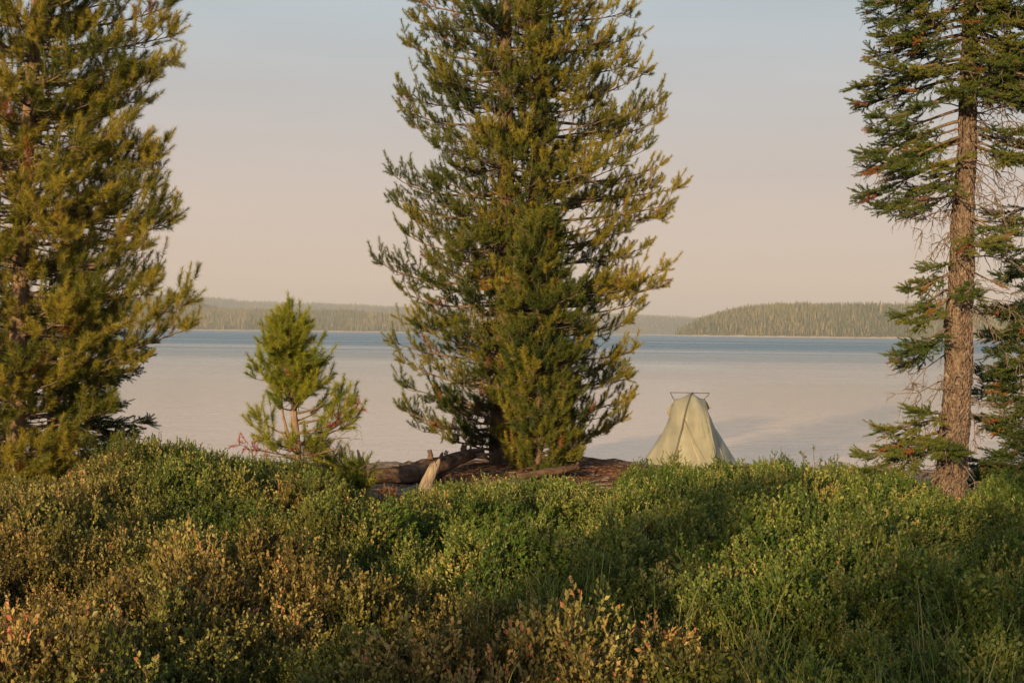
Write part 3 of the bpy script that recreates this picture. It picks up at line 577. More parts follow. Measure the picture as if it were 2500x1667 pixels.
# spruces
def spruce(root, Y, trunk_px, radii, branches, randoms, leafmat=M_SPRUCE, tint=.4, flare=0, dead=(), per=64, sl=.11, rough=.1, sides=40, rings=260, hang=.5, dens=1.0):
    tp = np.array([P(a, b_, Y) for a, b_ in trunk_px]); o_ = np.argsort(tp[:, 2]); tp = tp[o_]; radii = np.array(radii)[o_]
    tr = Tree()
    def zc(z): return min(max(z, tp[0, 2]), tp[-1, 2])
    for q in branches:
        ys_, px, py = q[:3]; dy = q[3] if len(q) > 3 else U(-.3, .3); fl = q[4] if len(q) > 4 else .3
        S = trunk_at(tp, zc(P(px, ys_, Y)[2])); T = P(px, py, Y + dy)
        spruce_branch(tr, S, T, .012 + .007 * abs(T[0] - S[0]), fl, tint=tint, sl=sl, hang=hang, dens=dens, dead_tip=.04)
    for (ya, yb_, n, Rm, dr, az0, az1) in randoms:
        za, zb_ = P(trunk_px[0][0], ya, Y)[2], P(trunk_px[0][0], yb_, Y)[2]
        for k in range(n):
            z = U(min(za, zb_), max(za, zb_)); ph = RAD(U(az0, az1)); R = Rm * U(.6, 1.1)
            S = trunk_at(tp, zc(z)); T = S + np.array([math.cos(ph) * R, math.sin(ph) * R, -dr * R * U(.5, 1.4)])
            spruce_branch(tr, S, T, .012 + .006 * R, .35, tint=tint + U(-.05, .1), sl=sl, hang=hang, dens=dens, dead_tip=.05)
    for (ya, yb_, n, l, sgn, dz) in dead:
        za, zb_ = P(trunk_px[0][0], ya, Y)[2], P(trunk_px[0][0], yb_, Y)[2]
        for k in range(n):
            S = trunk_at(tp, U(min(za, zb_), max(za, zb_))); ph = U(-1.0, 1.0); dx = sgn if sgn else (1 if U() < .5 else -1)
            dead_twig(tr, S, nrm(np.array([dx * math.cos(ph), math.sin(ph) - .2, U(-.4, .2) + dz])), l * U(.5, 1.2), 2, .0085, .9)
    trunk_mesh(root, tp, radii, M_SBARK, rough, sides, rings, flare=flare, fdir=(-1, -.3, 0))
    finish_tree(tr, root, leafmat, per, .024, .0028, 62)
YR = 14.0
b = base_of(2330, 1240, YR)
r6 = empty('spruce_tree', b, 'thick scaly spruce trunk on the right with sparse drooping boughs and bare twigs', 'tree')
spruce(r6, YR, [(2334, 1310), (2332, 1290), (2325, 1235), (2320, 1180), (2331, 1046), (2340, 912), (2340, 779), (2349, 645), (2350, 536), (2358, 421), (2364, 268), (2368, 0), (2372, -250), (2374, -420)],
 [.18, .165, .153, .146, .142, .134, .128, .118, .106, .096, .085, .062, .032, .01],
 [(-20, 2127, 4), (20, 2140, 42), (40, 2155, 77, -.4), (60, 2174, 96), (80, 2127, 126), (140, 2150, 160, -.5), (150, 2090, 205, -.1), (190, 2092, 249, .1), (220, 2134, 287), (260, 2134, 318), (290, 2104, 371), (330, 2142, 394, -.5), (340, 2119, 413), (380, 2102, 471, 0), (420, 2138, 505), (450, 2215, 520, .3, .5),
  (660, 2215, 703, -.1), (690, 2191, 765, 0), (710, 2229, 787, -.3), (655, 2240, 690, .2), (640, 2262, 650), (800, 2186, 868, -.1), (790, 2206, 886, .2), (790, 2215, 845, -.4), (1010, 2237, 1002, -.4, .2), (1015, 2148, 1042, -.2, .3), (1040, 2101, 1113, 0, .3), (1060, 2099, 1149, -.3, .3), (1040, 2200, 1110, -.6, .2), (1070, 2310, 1090, -.7, .2),
  (20, 2520, 60), (60, 2540, 130), (100, 2510, 180), (150, 2540, 230), (170, 2500, 250), (310, 2490, 320, -.4), (330, 2530, 345, .1), (350, 2470, 375, -.5), (340, 2520, 390, -.2), (360, 2560, 400), (520, 2470, 565, -.4, .4), (530, 2440, 590, -.6, .3), (540, 2475, 540, -.2, .5), (545, 2400, 600, -.7, .2), (655, 2440, 690, 0, .8), (690, 2370, 720, -.5, .1), (-60, 2500, -20), (-60, 2150, -30)],
 [(-380, -60, 34, .7, .3, 0, 360), (-60, 240, 22, .7, .25, 200, 340), (-60, 200, 14, .8, .25, 0, 360), (-60, 230, 16, .85, .2, -70, 60), (300, 520, 8, .7, .3, 150, 230)],
 flare=.9, dead=[(430, 600, 12, .6, -1, -.2), (600, 760, 7, .4, -1, -.5), (250, 300, 7, .6, 1, 0), (380, 560, 11, .7, 1, 0), (600, 760, 9, .7, 1, -.1), (780, 1000, 7, .5, 1, -.3), (840, 960, 8, .7, -1, -.5), (1050, 1150, 10, .5, -1, -.6), (1050, 1140, 5, .4, 1, -.5), (150, 420, 14, .6, 0, -.2)])
YF = 15.5
b = base_of(2570, 1200, YF)
r7 = empty('spruce_tree', b, 'slender dark spruce reaching in from the right edge behind the thick trunk', 'tree')
spruce(r7, YF, [(2575, 1230), (2572, 900), (2570, 500), (2568, 420)], [.09, .075, .02, .005],
 [(590, 2438, 609), (600, 2475, 640), (640, 2480, 660), (700, 2500, 700), (720, 2441, 747), (760, 2480, 780), (780, 2407, 812), (790, 2460, 830), (830, 2420, 860), (850, 2380, 897), (870, 2440, 905), (900, 2410, 930), (920, 2380, 957), (940, 2450, 975), (960, 2440, 990), (990, 2385, 1020), (1000, 2430, 1045), (1040, 2460, 1080), (1070, 2371, 1122), (1060, 2440, 1110), (1090, 2420, 1150), (1100, 2470, 1140)],
 [(450, 1130, 40, .7, .15, 0, 360)], tint=.25, dead=[(700, 1100, 14, .6, -1, -.3)], sides=16, rings=60)
YD = 15.6
b = base_of(110, 1200, YD)
r8 = empty('spruce_tree', b, 'low dark spruce in deep shade behind the left pine, fingers reaching over the water', 'tree')
spruce(r8, YD, [(130, 1220), (128, 900), (124, 640)], [.07, .05, .01],
 [(810, 370, 834, 0), (830, 355, 868, 0), (800, 300, 845, .2), (870, 330, 905, .2), (900, 268, 938, 0), (960, 290, 985, .2), (1010, 361, 1026, .1), (1030, 320, 1060, .2), (1040, 330, 1090, -.2), (1080, 300, 1130, -.3), (950, 240, 980, -.3), (1090, 250, 1150, -.4)],
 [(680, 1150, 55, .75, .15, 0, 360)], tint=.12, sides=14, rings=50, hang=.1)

# trees outside the frame, between the low sun and the shrubs: they throw the dappled shade
def copy_tree(o, parent=None):
    c = o.copy(); sc.collection.objects.link(c)
    if parent is not None:
        inv = o.matrix_parent_inverse.copy(); c.parent = parent; c.matrix_parent_inverse = inv
    for ch in [k for k in all_objs if k.parent == o]: copy_tree(ch, c)
    return c
all_objs = list(bpy.data.objects)
SHADE = [(r1, -2.4, -12, .72, 40, 'tall pine standing behind the viewer, nearest to the sunny side'), (r2, .1, -15, .95, 160, 'tall pine standing directly behind the viewer'),
         (r1, 1.6, -12, .95, 250, 'tall pine standing behind the viewer, third from the sunny side'), (r2, 3.4, -14, .95, 300, 'tall pine standing behind the viewer on the shaded side'), 
         (r4, -4.4, -11, .5, 200, 'short bushy pine behind the viewer on the left'), (r4, 4.6, -10, .7, 130, 'half-grown bushy pine far right behind the viewer'),
         (r4, -3.3, -10, .3, 300, 'short bushy pine behind the viewer, left of centre'), (r5, -6.3, -3.5, .8, 100, 'small pine beside the frame on the left')]
sA, cA = -math.sin(SUN_AZ), -math.cos(SUN_AZ)
for src, c_, a_, s_, rot, lab in SHADE:
    p = (c_ * cA + a_ * sA, -c_ * sA + a_ * cA)
    q = copy_tree(src); q.location = (p[0], p[1], float(ground_z(p[0], p[1]))); q.rotation_euler = (0, 0, RAD(rot)); q.scale = (s_, s_, s_); q['label'] = lab

# ------------------------------------------------------------------ shrubs
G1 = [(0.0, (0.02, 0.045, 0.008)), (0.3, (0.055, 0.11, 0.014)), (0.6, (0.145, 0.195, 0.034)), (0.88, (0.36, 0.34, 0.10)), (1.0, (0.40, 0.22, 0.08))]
G2 = [(0.0, (0.04, 0.034, 0.010)), (0.3, (0.10, 0.082, 0.018)), (0.6, (0.23, 0.17, 0.045)), (0.88, (0.44, 0.33, 0.12)), (1.0, (0.48, 0.15, 0.08))]
M_SHTW = bark_mat('shrub_twig', (0.03, 0.02, 0.014), (0.07, 0.045, 0.03), (0.12, 0.08, 0.055), 60, vor=False)
M_SHRUB = leaf_mat('shrub_leaves', G1, 0.28, 0.42, inst=True, patch=(0.9, G2), spec=0.3)
M_SHRUB1 = leaf_mat('shrub_leaves_single', G1, 0.28, 0.42, patch=(0.9, G2), spec=0.3)
M_RSHRUB = leaf_mat('reddish_shrub_leaves', [(0, (0.08, 0.05, 0.02)), (0.5, (0.22, 0.12, 0.045)), (1.0, (0.36, 0.19, 0.09))], 0.28, 0.5)
def shrub_geo(ns, R, H, leaf=0.019, per=9, side=3, tm=0.42, open_=0.0):
    stems, twigs = [], []
    for i in range(ns):
        a = U(0, 6.283); rr_ = R * math.sqrt(U()); h = H * U(.62, 1.0) * (1 - .5 * (rr_ / R) ** 2.2)
        S = np.array([math.cos(a) * rr_ * .3, math.sin(a) * rr_ * .3, -.03]); T = np.array([math.cos(a) * rr_, math.sin(a) * rr_, h]) + rv() * .02
        q = bez(S, S + (T - S) * .4 + rv() * .02, T - ZUP * h * .22 - np.array([math.cos(a), math.sin(a), 0]) * rr_ * .12 + rv() * .015, T, 5); stems.append(q); twigs.append((q[2:], 1))
        for k in range(side):
            t = U(.5, .95) * 4; j = min(3, int(t)); b0 = q[j] + (q[j + 1] - q[j]) * (t - j)
            d = nrm(rv() * np.array([1.2, 1.2, .5]) + ZUP * .6); l = U(.06, .13) * H / .45; 
            tw = np.array([b0, b0 + d * l * .5 + rv() * .005, b0 + nrm(d + ZUP * .5) * l]); twigs.append((tw, 0))
    LP, LD, LT = [], [], []
    for tw, main in twigs:
        n = int(per * (1.3 if main else 1)); tt = (np.arange(n) + rng.uniform(0, 1, n)) / n * (len(tw) - 1)
        j = np.minimum(len(tw) - 2, tt.astype(int)); b0 = tw[j] + (tw[j + 1] - tw[j]) * (tt - j)[:, None]; ax = nrm(tw[-1] - tw[0])
        rad_ = np.cross(rng.normal(size=(n, 3)), ax); rad_ /= np.linalg.norm(rad_, axis=1, keepdims=True) + 1e-9
        d = ax[None, :] * rng.uniform(.45, 1.0, (n, 1)) + rad_ * rng.uniform(.4, .9, (n, 1)) + ZUP * .25; d /= np.linalg.norm(d, axis=1, keepdims=True)
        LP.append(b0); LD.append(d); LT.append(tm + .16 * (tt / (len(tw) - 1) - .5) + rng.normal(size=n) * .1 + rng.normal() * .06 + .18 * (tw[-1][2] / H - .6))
    LP = np.concatenate(LP); LD = np.concatenate(LD); LT = np.concatenate(LT); n = len(LP)
    sd = np.cross(LD, rng.normal(size=(n, 3))); sd /= np.linalg.norm(sd, axis=1, keepdims=True) + 1e-9; nn_ = np.cross(LD, sd)
    l = leaf * rng.uniform(.65, 1.25, n)[:, None]; wd = l * .3
    V = np.stack([LP, LP + LD * l * .55 + sd * wd + nn_ * l * .08, LP + LD * l, LP + LD * l * .55 - sd * wd + nn_ * l * .08], 1)
    ii = np.arange(n)[:, None] * 4
    Fq = np.concatenate([ii + np.array([[0, 1, 2]]), ii + np.array([[0, 2, 3]])])
    mbL = MB(); mbL.add(V.reshape(-1, 3), [Fq], np.clip(np.repeat(LT, 4), 0, 1))
    mbS = MB(); batch_tubes(mbS, np.array(stems), np.tile(np.linspace(.004, .0016, 5), (len(stems), 1)), 4)
    tws = np.array([t for t, m in twigs if not m])
    if len(tws): batch_tubes(mbS, tws, np.tile([.0018, .0014, .001], (len(tws), 1)), 3)
    return mbL, mbS
def cover_collection(name, makers):
    col = bpy.data.collections.new(name)
    for i, mk in enumerate(makers):
        mk(col, i)
    return col
def mesh_to_col(col, i, mbs, mats, nm):
    V = []; F3 = {}; T = []; n = 0; mi = []
    for k, mb in enumerate(mbs):
        for v in mb.V: V.append(v)
        for t in mb.T: T.append(t)
        for f_ in mb.Fc: F3.setdefault((f_.shape[1], k), []).append(f_ + n)
        n += mb.n
    fl, mi = [], []
    for (c_, k), l in F3.items():
        a = np.concatenate(l); fl.append(a); mi.append(np.full(len(a), k))
    me = mesh_from(nm, np.concatenate(V), fl, {'tint': np.concatenate(T)})
    for m in mats: me.materials.append(m)
    me.polygons.foreach_set('material_index', np.concatenate(mi).astype(np.int32))
    o = bpy.data.objects.new('%s_%d' % (nm, i), me); col.objects.link(o)
def scatter(name, pts, rot, scl, idx_, col, label, cat):
    me = bpy.data.meshes.new(name); me.vertices.add(len(pts)); me.vertices.foreach_set('co', np.ascontiguousarray(pts, np.float32).ravel())
    a = me.attributes.new('rot', 'FLOAT_VECTOR', 'POINT'); a.data.foreach_set('vector', np.ascontiguousarray(rot, np.float32).ravel())
    a = me.attributes.new('scl', 'FLOAT_VECTOR', 'POINT'); a.data.foreach_set('vector', np.ascontiguousarray(scl, np.float32).ravel())
    a = me.attributes.new('idx', 'INT', 'POINT'); a.data.foreach_set('value', np.ascontiguousarray(idx_, np.int32))
    me.update()
    o = bpy.data.objects.new(name, me); sc.collection.objects.link(o)
    ng = bpy.data.node_groups.new(name + '_nodes', 'GeometryNodeTree')
    ng.interface.new_socket('Geometry', in_out='INPUT', socket_type='NodeSocketGeometry'); ng.interface.new_socket('Geometry', in_out='OUTPUT', socket_type='NodeSocketGeometry')
    gi = ng.nodes.new('NodeGroupInput'); go_ = ng.nodes.new('NodeGroupOutput'); ip = ng.nodes.new('GeometryNodeInstanceOnPoints'); ci = ng.nodes.new('GeometryNodeCollectionInfo')
    ci.inputs['Collection'].default_value = col; ci.inputs['Separate Children'].default_value = True; ci.inputs['Reset Children'].default_value = True
    def na_(nm, ty):
        q = ng.nodes.new('GeometryNodeInputNamedAttribute'); q.data_type = ty; q.inputs['Name'].default_value = nm; return q.outputs['Attribute']
    ng.links.new(gi.outputs[0], ip.inputs['Points']); ng.links.new(ci.outputs[0], ip.inputs['Instance']); ip.inputs['Pick Instance'].default_value = True
    ng.links.new(na_('idx', 'INT'), ip.inputs['Instance Index']); ng.links.new(na_('rot', 'FLOAT_VECTOR'), ip.inputs['Rotation']); ng.links.new(na_('scl', 'FLOAT_VECTOR'), ip.inputs['Scale'])
    ng.links.new(ip.outputs[0], go_.inputs[0])
    md = o.modifiers.new('scatter', 'NODES'); md.node_group = ng
    return tag(o, label, cat, kind='stuff')

CON = [(-300, 1170), (0, 1190), (150, 1180), (260, 1110), (330, 1075), (400, 1088), (480, 1112), (560, 1130), (640, 1138), (740, 1158), (860, 1204), (900, 1222), (960, 1222), (1010, 1196), (1090, 1186), (1140, 1176), (1200, 1184), (1290, 1174), (1360, 1172), (1400, 1184), (1450, 1192), (1500, 1198), (1560, 1160), (1610, 1148), (1700, 1155), (1800, 1155), (1850, 1145), (1900, 1140), (1960, 1160), (2060, 1150), (2100, 1172), (2190, 1172), (2250, 1192), (2290, 1222), (2330, 1236), (2375, 1222), (2410, 1182), (2500, 1168), (2900, 1168)]
cx_, cy_ = np.array(CON, float).T
YMX = [(-300, 15), (300, 15), (560, 14.6), (700, 14.4), (850, 13.2), (930, 12.2), (1000, 12.8), (1100, 14.2), (1300, 14.8), (1480, 14.4), (1600, 15.6), (1800, 16.8), (2180, 16.4), (2240, 14.6), (2290, 13.6), (2380, 13.6), (2420, 15.8), (2500, 16.8), (2900, 16.8)]
mx_, my_ = np.array(YMX, float).T
NV = 7
def mk_shrub(col, i):
    a, b_ = shrub_geo(34 + 3 * i, .17 + .012 * i, .5, leaf=.019 + .0018 * (i % 4), per=14 + (i % 3) * 2, side=5, tm=.26 + .05 * i)
    mesh_to_col(col, i, [a, b_], [M_SHRUB, M_SHTW], 'low_shrub_source')
colS = cover_collection('shrub_sources', [mk_shrub] * NV)
MC = rng.uniform([-9, 2.5], [9, 18], (620, 2)); MH = rng.uniform(.43, .6, 620); MR = rng.uniform(.32, .75, 620)
def mound(x, y):
    d = np.hypot(MC[:, 0] - x, MC[:, 1] - y) / MR
    return float(max(.33, np.max(MH * (1 - .5 * np.minimum(d, 1.2) ** 2.5))))
pts, rot, scl, idn = [], [], [], []
y = 3.0
while y < 17.0:
    hw = .364 * y + 1.8 + (1.5 if y < 6 else 0)
    x = -hw + U(0, .2)
    while x < hw:
        xx, yy = x + U(-.12, .12), y + U(-.12, .12)
        px = PX((xx, yy, .3))[0]
        if yy < np.interp(px, mx_, my_) + U(-.3, .3):
            m1 = mnoise.noise(Vector((xx * .9, yy * .9, 3.3))); m2 = mnoise.noise(Vector((xx * 2.3, yy * 2.3, 9.1)))
            h = mound(xx, yy) * (1 + .16 * m1 + .22 * m2 + U(-.24, .2)) * (1 + .25 * float(smooth(7, 12, yy))) * (1.0 + .55 * float(smooth(150, 300, px) * (1 - smooth(560, 760, px)) * smooth(11, 13, yy)))
            gz = float(ground_z(xx, yy)); zl = P(px, np.interp(px, cx_, cy_) + (U(-6, 16) if 860 < px < 1580 else U(-20, 14)), yy)[2] - gz
            h = min(h, zl)
            if h > .1:
                pts.append((xx, yy, gz)); s_ = h / .5; sxy = max(.55, min(1.15, s_)) * U(.75, 1.15)
                rot.append((U(-.12, .12), U(-.12, .12), U(0, 6.28))); scl.append((sxy, sxy, s_)); idn.append(int(rng.integers(0, NV)))
        x += .19
    y += .19
print('shrub instances', len(pts))
scatter('shrub_cover', np.array(pts), np.array(rot), np.array(scl), np.array(idn), colS, 'knee-high thicket of small-leaved green and brownish shrubs covering the foreground', 'shrub thicket')
# shrubs one can single out
def shrub(px, pyt, Y, R, ns, label, mat=None, leaf=.019, tm=.45, name='shrub', side=5, per=14, group=None):
    b0 = base_of(px, 1200, Y); H = P(px, pyt, Y)[2] - b0[2]
    root = empty(name, b0, label, 'shrub', group)
    a, c_ = shrub_geo(ns, R, H, leaf, per, side, tm)
    for mb in (a, c_): mb.V = [v + b0 for v in mb.V]
    a.build('foliage', mat or M_SHRUB1, root); tag(c_.build('stems', M_SHTW, root), kind='stuff')
    return root
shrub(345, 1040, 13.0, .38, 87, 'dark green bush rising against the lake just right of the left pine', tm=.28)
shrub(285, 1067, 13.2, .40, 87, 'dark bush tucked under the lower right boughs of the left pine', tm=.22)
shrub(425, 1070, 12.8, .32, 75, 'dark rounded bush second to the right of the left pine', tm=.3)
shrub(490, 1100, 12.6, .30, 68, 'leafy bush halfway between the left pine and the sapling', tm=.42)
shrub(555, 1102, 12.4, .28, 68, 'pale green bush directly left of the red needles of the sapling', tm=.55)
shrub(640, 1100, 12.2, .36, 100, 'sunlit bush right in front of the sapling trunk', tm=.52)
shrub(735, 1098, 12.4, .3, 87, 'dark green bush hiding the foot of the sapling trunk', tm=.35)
shrub(948, 1180, 12.0, .16, 37, 'small reddish orange bush left of the leaning grey stump', M_RSHRUB, tm=.6)
shrub(1090, 1172, 12.3, .26, 62, 'yellow green bush at the foot of the leaning grey stump', tm=.6)
shrub(1182, 1157, 12.4, .16, 37, 'narrow pale sprig of shrub standing up before the reddish bare soil', tm=.65)
shrub(1295, 1172, 13.0, .2, 45, 'pale leafy bush beneath the young pine', tm=.62)
shrub(1375, 1156, 13.2, .3, 75, 'broad rounded pale bush in front of the lower small log', tm=.62)
shrub(1560, 1122, 15.0, .24, 50, 'leafy bush at the left foot of the tent', tm=.5)
shrub(1650, 1100, 15.6, .24, 50, 'yellowish sprigs of shrub standing in front of the middle of the tent', tm=.55, side=3)
shrub(1752, 1110, 15.8, .2, 45, 'green bush overlapping the right half of the tent', tm=.4, side=3)
shrub(1815, 1120, 16.0, .2, 40, 'leafy sprigs at the right foot of the tent', tm=.45, side=3)
shrub(1900, 1094, 16.2, .2, 37, 'tallest upright dark sprig of shrub between tent and bare twigs', tm=.3, side=3)
shrub(2035, 1114, 16.2, .24, 45, 'brownish loose bush just right of the bare twigs', tm=.35, side=3)
shrub(2110, 1132, 16.0, .22, 42, 'low open bush before the strip of orange sand', tm=.35, side=3)
shrub(2235, 1162, 13.2, .3, 75, 'dark bush hugging the left side of the thick spruce trunk', tm=.3)
shrub(2420, 1132, 15.5, .3, 62, 'loose green bush right of the thick spruce trunk', tm=.42)
for (px, py, Y_, lab) in ((1730, 1128, 16.2, 'thin sprig leaning before the right flank of the tent'), (1860, 1120, 16.3, 'small pointed sprig between the tent and the tallest dark sprig'), (1955, 1126, 16.1, 'short leafy sprig at the left foot of the bare twigs'), (2075, 1128, 16.0, 'narrow sprig above the strip of sand, right of the loose brown bush'), (2165, 1132, 15.6, 'feathery sprig under the lowest spruce bough'), (1520, 1150, 15.2, 'low sprig at the far left of the tent, beside the pointed stump'), (1440, 1172, 14.6, 'pale sprig right of the broad rounded pale bush'), (1230, 1150, 14.2, 'tall pale sprig in front of the lower small log'), (1020, 1188, 12.6, 'small yellow green sprig touching the leaning grey stump')):
    shrub(px, py, Y_, .1, 20, lab, tm=.42, side=4)
root = empty('bare_shrub', base_of(1990, 1200, 16.0), 'leafless twiggy sprig sticking up alone between two leafy shrubs', 'shrub')
tr = Tree(); S = P(1995, 1200, 16)
for a_, c_ in ((1986, 1096), (1956, 1108), (1965, 1118), (2005, 1125), (2020, 1140), (1975, 1135)):
    T = P(a_, c_, 16 + U(-.1, .1)); q = bez(S, S + (T - S) * .4 + rv() * .02, S + (T - S) * .75 + rv() * .03, T, 6); tr.tube(q, np.linspace(.005, .002, 6))
    for k in range(4): j = int(rng.integers(2, 6)); dead_twig(tr, q[j], nrm(q[j] - q[j - 1] + rv() * .5), U(.04, .1), 1, .002, 0)
    for k in range(6): tr.shoot(T + rv() * .012, nrm(ZUP + rv() * .6), .02, .4)
mb = MB(); [batch_tubes(mb, np.array([q[0] for q in l]), np.array([q[1] for q in l]), 4) for l in list(tr.t.values()) + list(tr.dead.values())]; mb.build('stem', M_TWIG, root)
for k in range(6):
    mb = MB(); needles(mb, tr.sh[k * 6:k * 6 + 6], 6, .022, .004, 40); mb.build('leaf_tuft', M_SPRUCE, root)

# ------------------------------------------------------------------ grass
M_GRASS = leaf_mat('grass_blades', [(0, (0.07, 0.12, 0.02)), (0.6, (0.15, 0.21, 0.04)), (1.0, (0.34, 0.30, 0.12))], 0.35, 0.5, inst=True)
def mk_grass(col, i):
    mb = MB()
    for k in range(9 + i * 2):
        S = rv() * np.array([.06, .06, 0]); a = U(0, 6.28); l = U(.35, .62); bend = U(.02, .28)
        T = S + np.array([math.cos(a) * bend, math.sin(a) * bend, l]); q = bez(S, S + ZUP * l * .4, T - np.array([math.cos(a) * bend * .5, math.sin(a) * bend * .5, l * .12]), T - ZUP * bend * .25, 7)
        sd = nrm(np.cross(ZUP, np.array([math.cos(a + .6), math.sin(a + .6), 0]))); ww = np.array([.002, .0024, .0023, .002, .0017, .0012, .0003])[:, None]
        V = np.concatenate([q - sd * ww, q + sd * ww]); n = 7
        mb.add(V, [np.array([[j, j + 1, n + j + 1, n + j] for j in range(6)])], U(.1, 1))
    mesh_to_col(col, i, [mb], [M_GRASS], 'grass_source')
colG = cover_collection('grass_sources', [mk_grass] * 4)
pts, rot, scl, idn = [], [], [], []
for k in range(1500):
    yy = 4.3 + 6.2 * U() ** 1.3; px = U(-200, 2700)
    xx = (px - 1250) / F * yy
    dens = .01 + .7 * float(smooth(900, 2000, px)) * (1 if yy < 8.8 else .35)
    m1 = mnoise.noise(Vector((xx * 1.3, yy * 1.3, 7.7)))
    if U() < dens * (.25 + 1.0 * m1) :
        pts.append((xx, yy, float(ground_z(xx, yy)) + .02)); rot.append((U(-.1, .1), U(-.1, .1), U(0, 6.28))); s_ = U(.8, 1.25); scl.append((s_, s_, s_)); idn.append(int(rng.integers(0, 4)))
scatter('grass', np.array(pts), np.array(rot), np.array(scl), np.array(idn), colG, 'long thin grass blades poking through the shrubs in the right foreground', 'grass')

# litter of cones, chips and pebbles on the open soil
M_PEB = plain_mat('pebble_stone', (0.26, 0.2, 0.16), .9, .5, 8)
M_CHIP = plain_mat('bark_chip', (0.14, 0.06, 0.035), .9, .5, 8)
def mk_peb(col, i):
    th = np.linspace(0, 2 * np.pi, 7, endpoint=False); V = [[0, 0, -.3]]
    for z, r in ((-.1, .8), (.35, 1.0), (.7, .6)):
        for a in th: V.append([math.cos(a) * r * U(.75, 1.2), math.sin(a) * r * U(.75, 1.2) * .7, z * .6])
    V.append([0, 0, .55]); Fs = []
    for j in range(7): Fs.append([0, 1 + (j + 1) % 7, 1 + j]); Fs.append([22, 15 + j, 15 + (j + 1) % 7])
    Q = []
    for l in range(2):
        for j in range(7): Q.append([1 + l * 7 + j, 1 + l * 7 + (j + 1) % 7, 8 + l * 7 + (j + 1) % 7, 8 + l * 7 + j])
    mb = MB(); mb.add(np.array(V) * np.array([1, 1, .7 if i < 2 else .3]), [np.array(Fs), np.array(Q)])
    mesh_to_col(col, i, [mb], [M_PEB if i < 2 else M_CHIP], 'pebble_source')
colP = cover_collection('litter_sources', [mk_peb] * 4)
pts, rot, scl, idn = [], [], [], []
for k in range(14000):
    xx, yy = U(-3.5, 6.5), U(12, 20)
    if xx > 2.2 and U() < .5: continue
    s_ = .007 + .028 * U() ** 3; pts.append((xx, yy, float(ground_z(xx, yy)) + .001)); rot.append((0, 0, U(0, 6.28))); scl.append((s_ * (U(1, 2) if U() < .7 else U(3, 8)), s_, s_)); idn.append(int(rng.integers(0, 4)))
scatter('forest_litter', np.array(pts), np.array(rot), np.array(scl), np.array(idn), colP, 'scattered pebbles, cones and bark chips on the bare soil under the pines', 'litter')

# ------------------------------------------------------------------ log and stumps
def noisy_tube(pts, radii, mat, root, name, rough=.12, sides=22, rings=90, freq=3.0, cap=True, ragged=0.0, aniso=.35, flat=1.0):
    pts = np.asarray(pts, float); s = np.concatenate([[0], np.cumsum(np.linalg.norm(np.diff(pts, axis=0), axis=1))]); s /= s[-1]
    t = np.linspace(0, 1, rings); c = np.stack([np.interp(t, s, pts[:, i]) for i in range(3)], -1); r = np.interp(t, s, radii)
    T = np.gradient(c, axis=0); T /= np.linalg.norm(T, axis=1, keepdims=True)
    ref = np.array([0, 1.0, 0]); A = np.cross(T, ref); A /= np.linalg.norm(A, axis=1, keepdims=True); B = np.cross(T, A)
    Lh = np.linalg.norm(pts[-1] - pts[0]); V = []
    off = U(0, 50)
    for i in range(rings):
        for j in range(sides):
            a = 2 * math.pi * j / sides; d = A[i] * math.cos(a) + B[i] * math.sin(a) * flat
            n_ = mnoise.noise(Vector((math.cos(a) * 2 + off, math.sin(a) * 2, t[i] * Lh * freq))); n2 = mnoise.noise(Vector((math.cos(a) * 7 + off, math.sin(a) * 7, t[i] * Lh * freq * 3 * aniso)))
            p = c[i] + d * r[i] * (1 + rough * 1.5 * n_ + rough * 1.6 * n2)
            if ragged and t[i] > .75: p = p + T[i] * ragged * ((t[i] - .75) / .25) * mnoise.noise(Vector((math.cos(a) * 1.7 + off, math.sin(a) * 1.7, 0))) * 2
            V.append(p)
    V = np.array(V); ii = np.arange(rings * sides).reshape(rings, sides); a, b0 = ii[:-1], ii[1:]
    f_ = [np.stack([a, np.roll(a, -1, 1), np.roll(b0, -1, 1), b0], -1).reshape(-1, 4)]
    if cap:
        n = len(V); e0 = V[ii[0]].mean(0); e1 = V[ii[-1]].mean(0) - T[-1] * abs(ragged) * .6; V = np.concatenate([V, [e0, e1]])
        f_.append(np.stack([np.roll(ii[0], -1), ii[0], np.full(sides, n)], -1)); f_.append(np.stack([ii[-1], np.roll(ii[-1], -1), np.full(sides, n + 1)], -1))
    return link(name, mesh_from(name, V, f_, smooth=True), mat, root)
root = empty('fallen_log', base_of(1030, 1180, 16.0), 'long dark weathered log with broken stubs lying left of the big pines', 'log')
lp = [(845, 1172, 15.5, 15), (900, 1163, 15.6, 17), (939, 1161, 15.7, 19), (1000, 1157, 15.9, 22), (1040, 1147, 16.1, 24), (1075, 1134, 16.3, 20), (1119, 1119, 16.5, 16), (1150, 1110, 16.7, 14), (1178, 1104, 16.8, 11)]
noisy_tube([P(a, b_, c_) for a, b_, c_, d in lp], [d / F * 16 for *_, d in lp], M_LOG, root, 'log_body', .15, 34, 220)
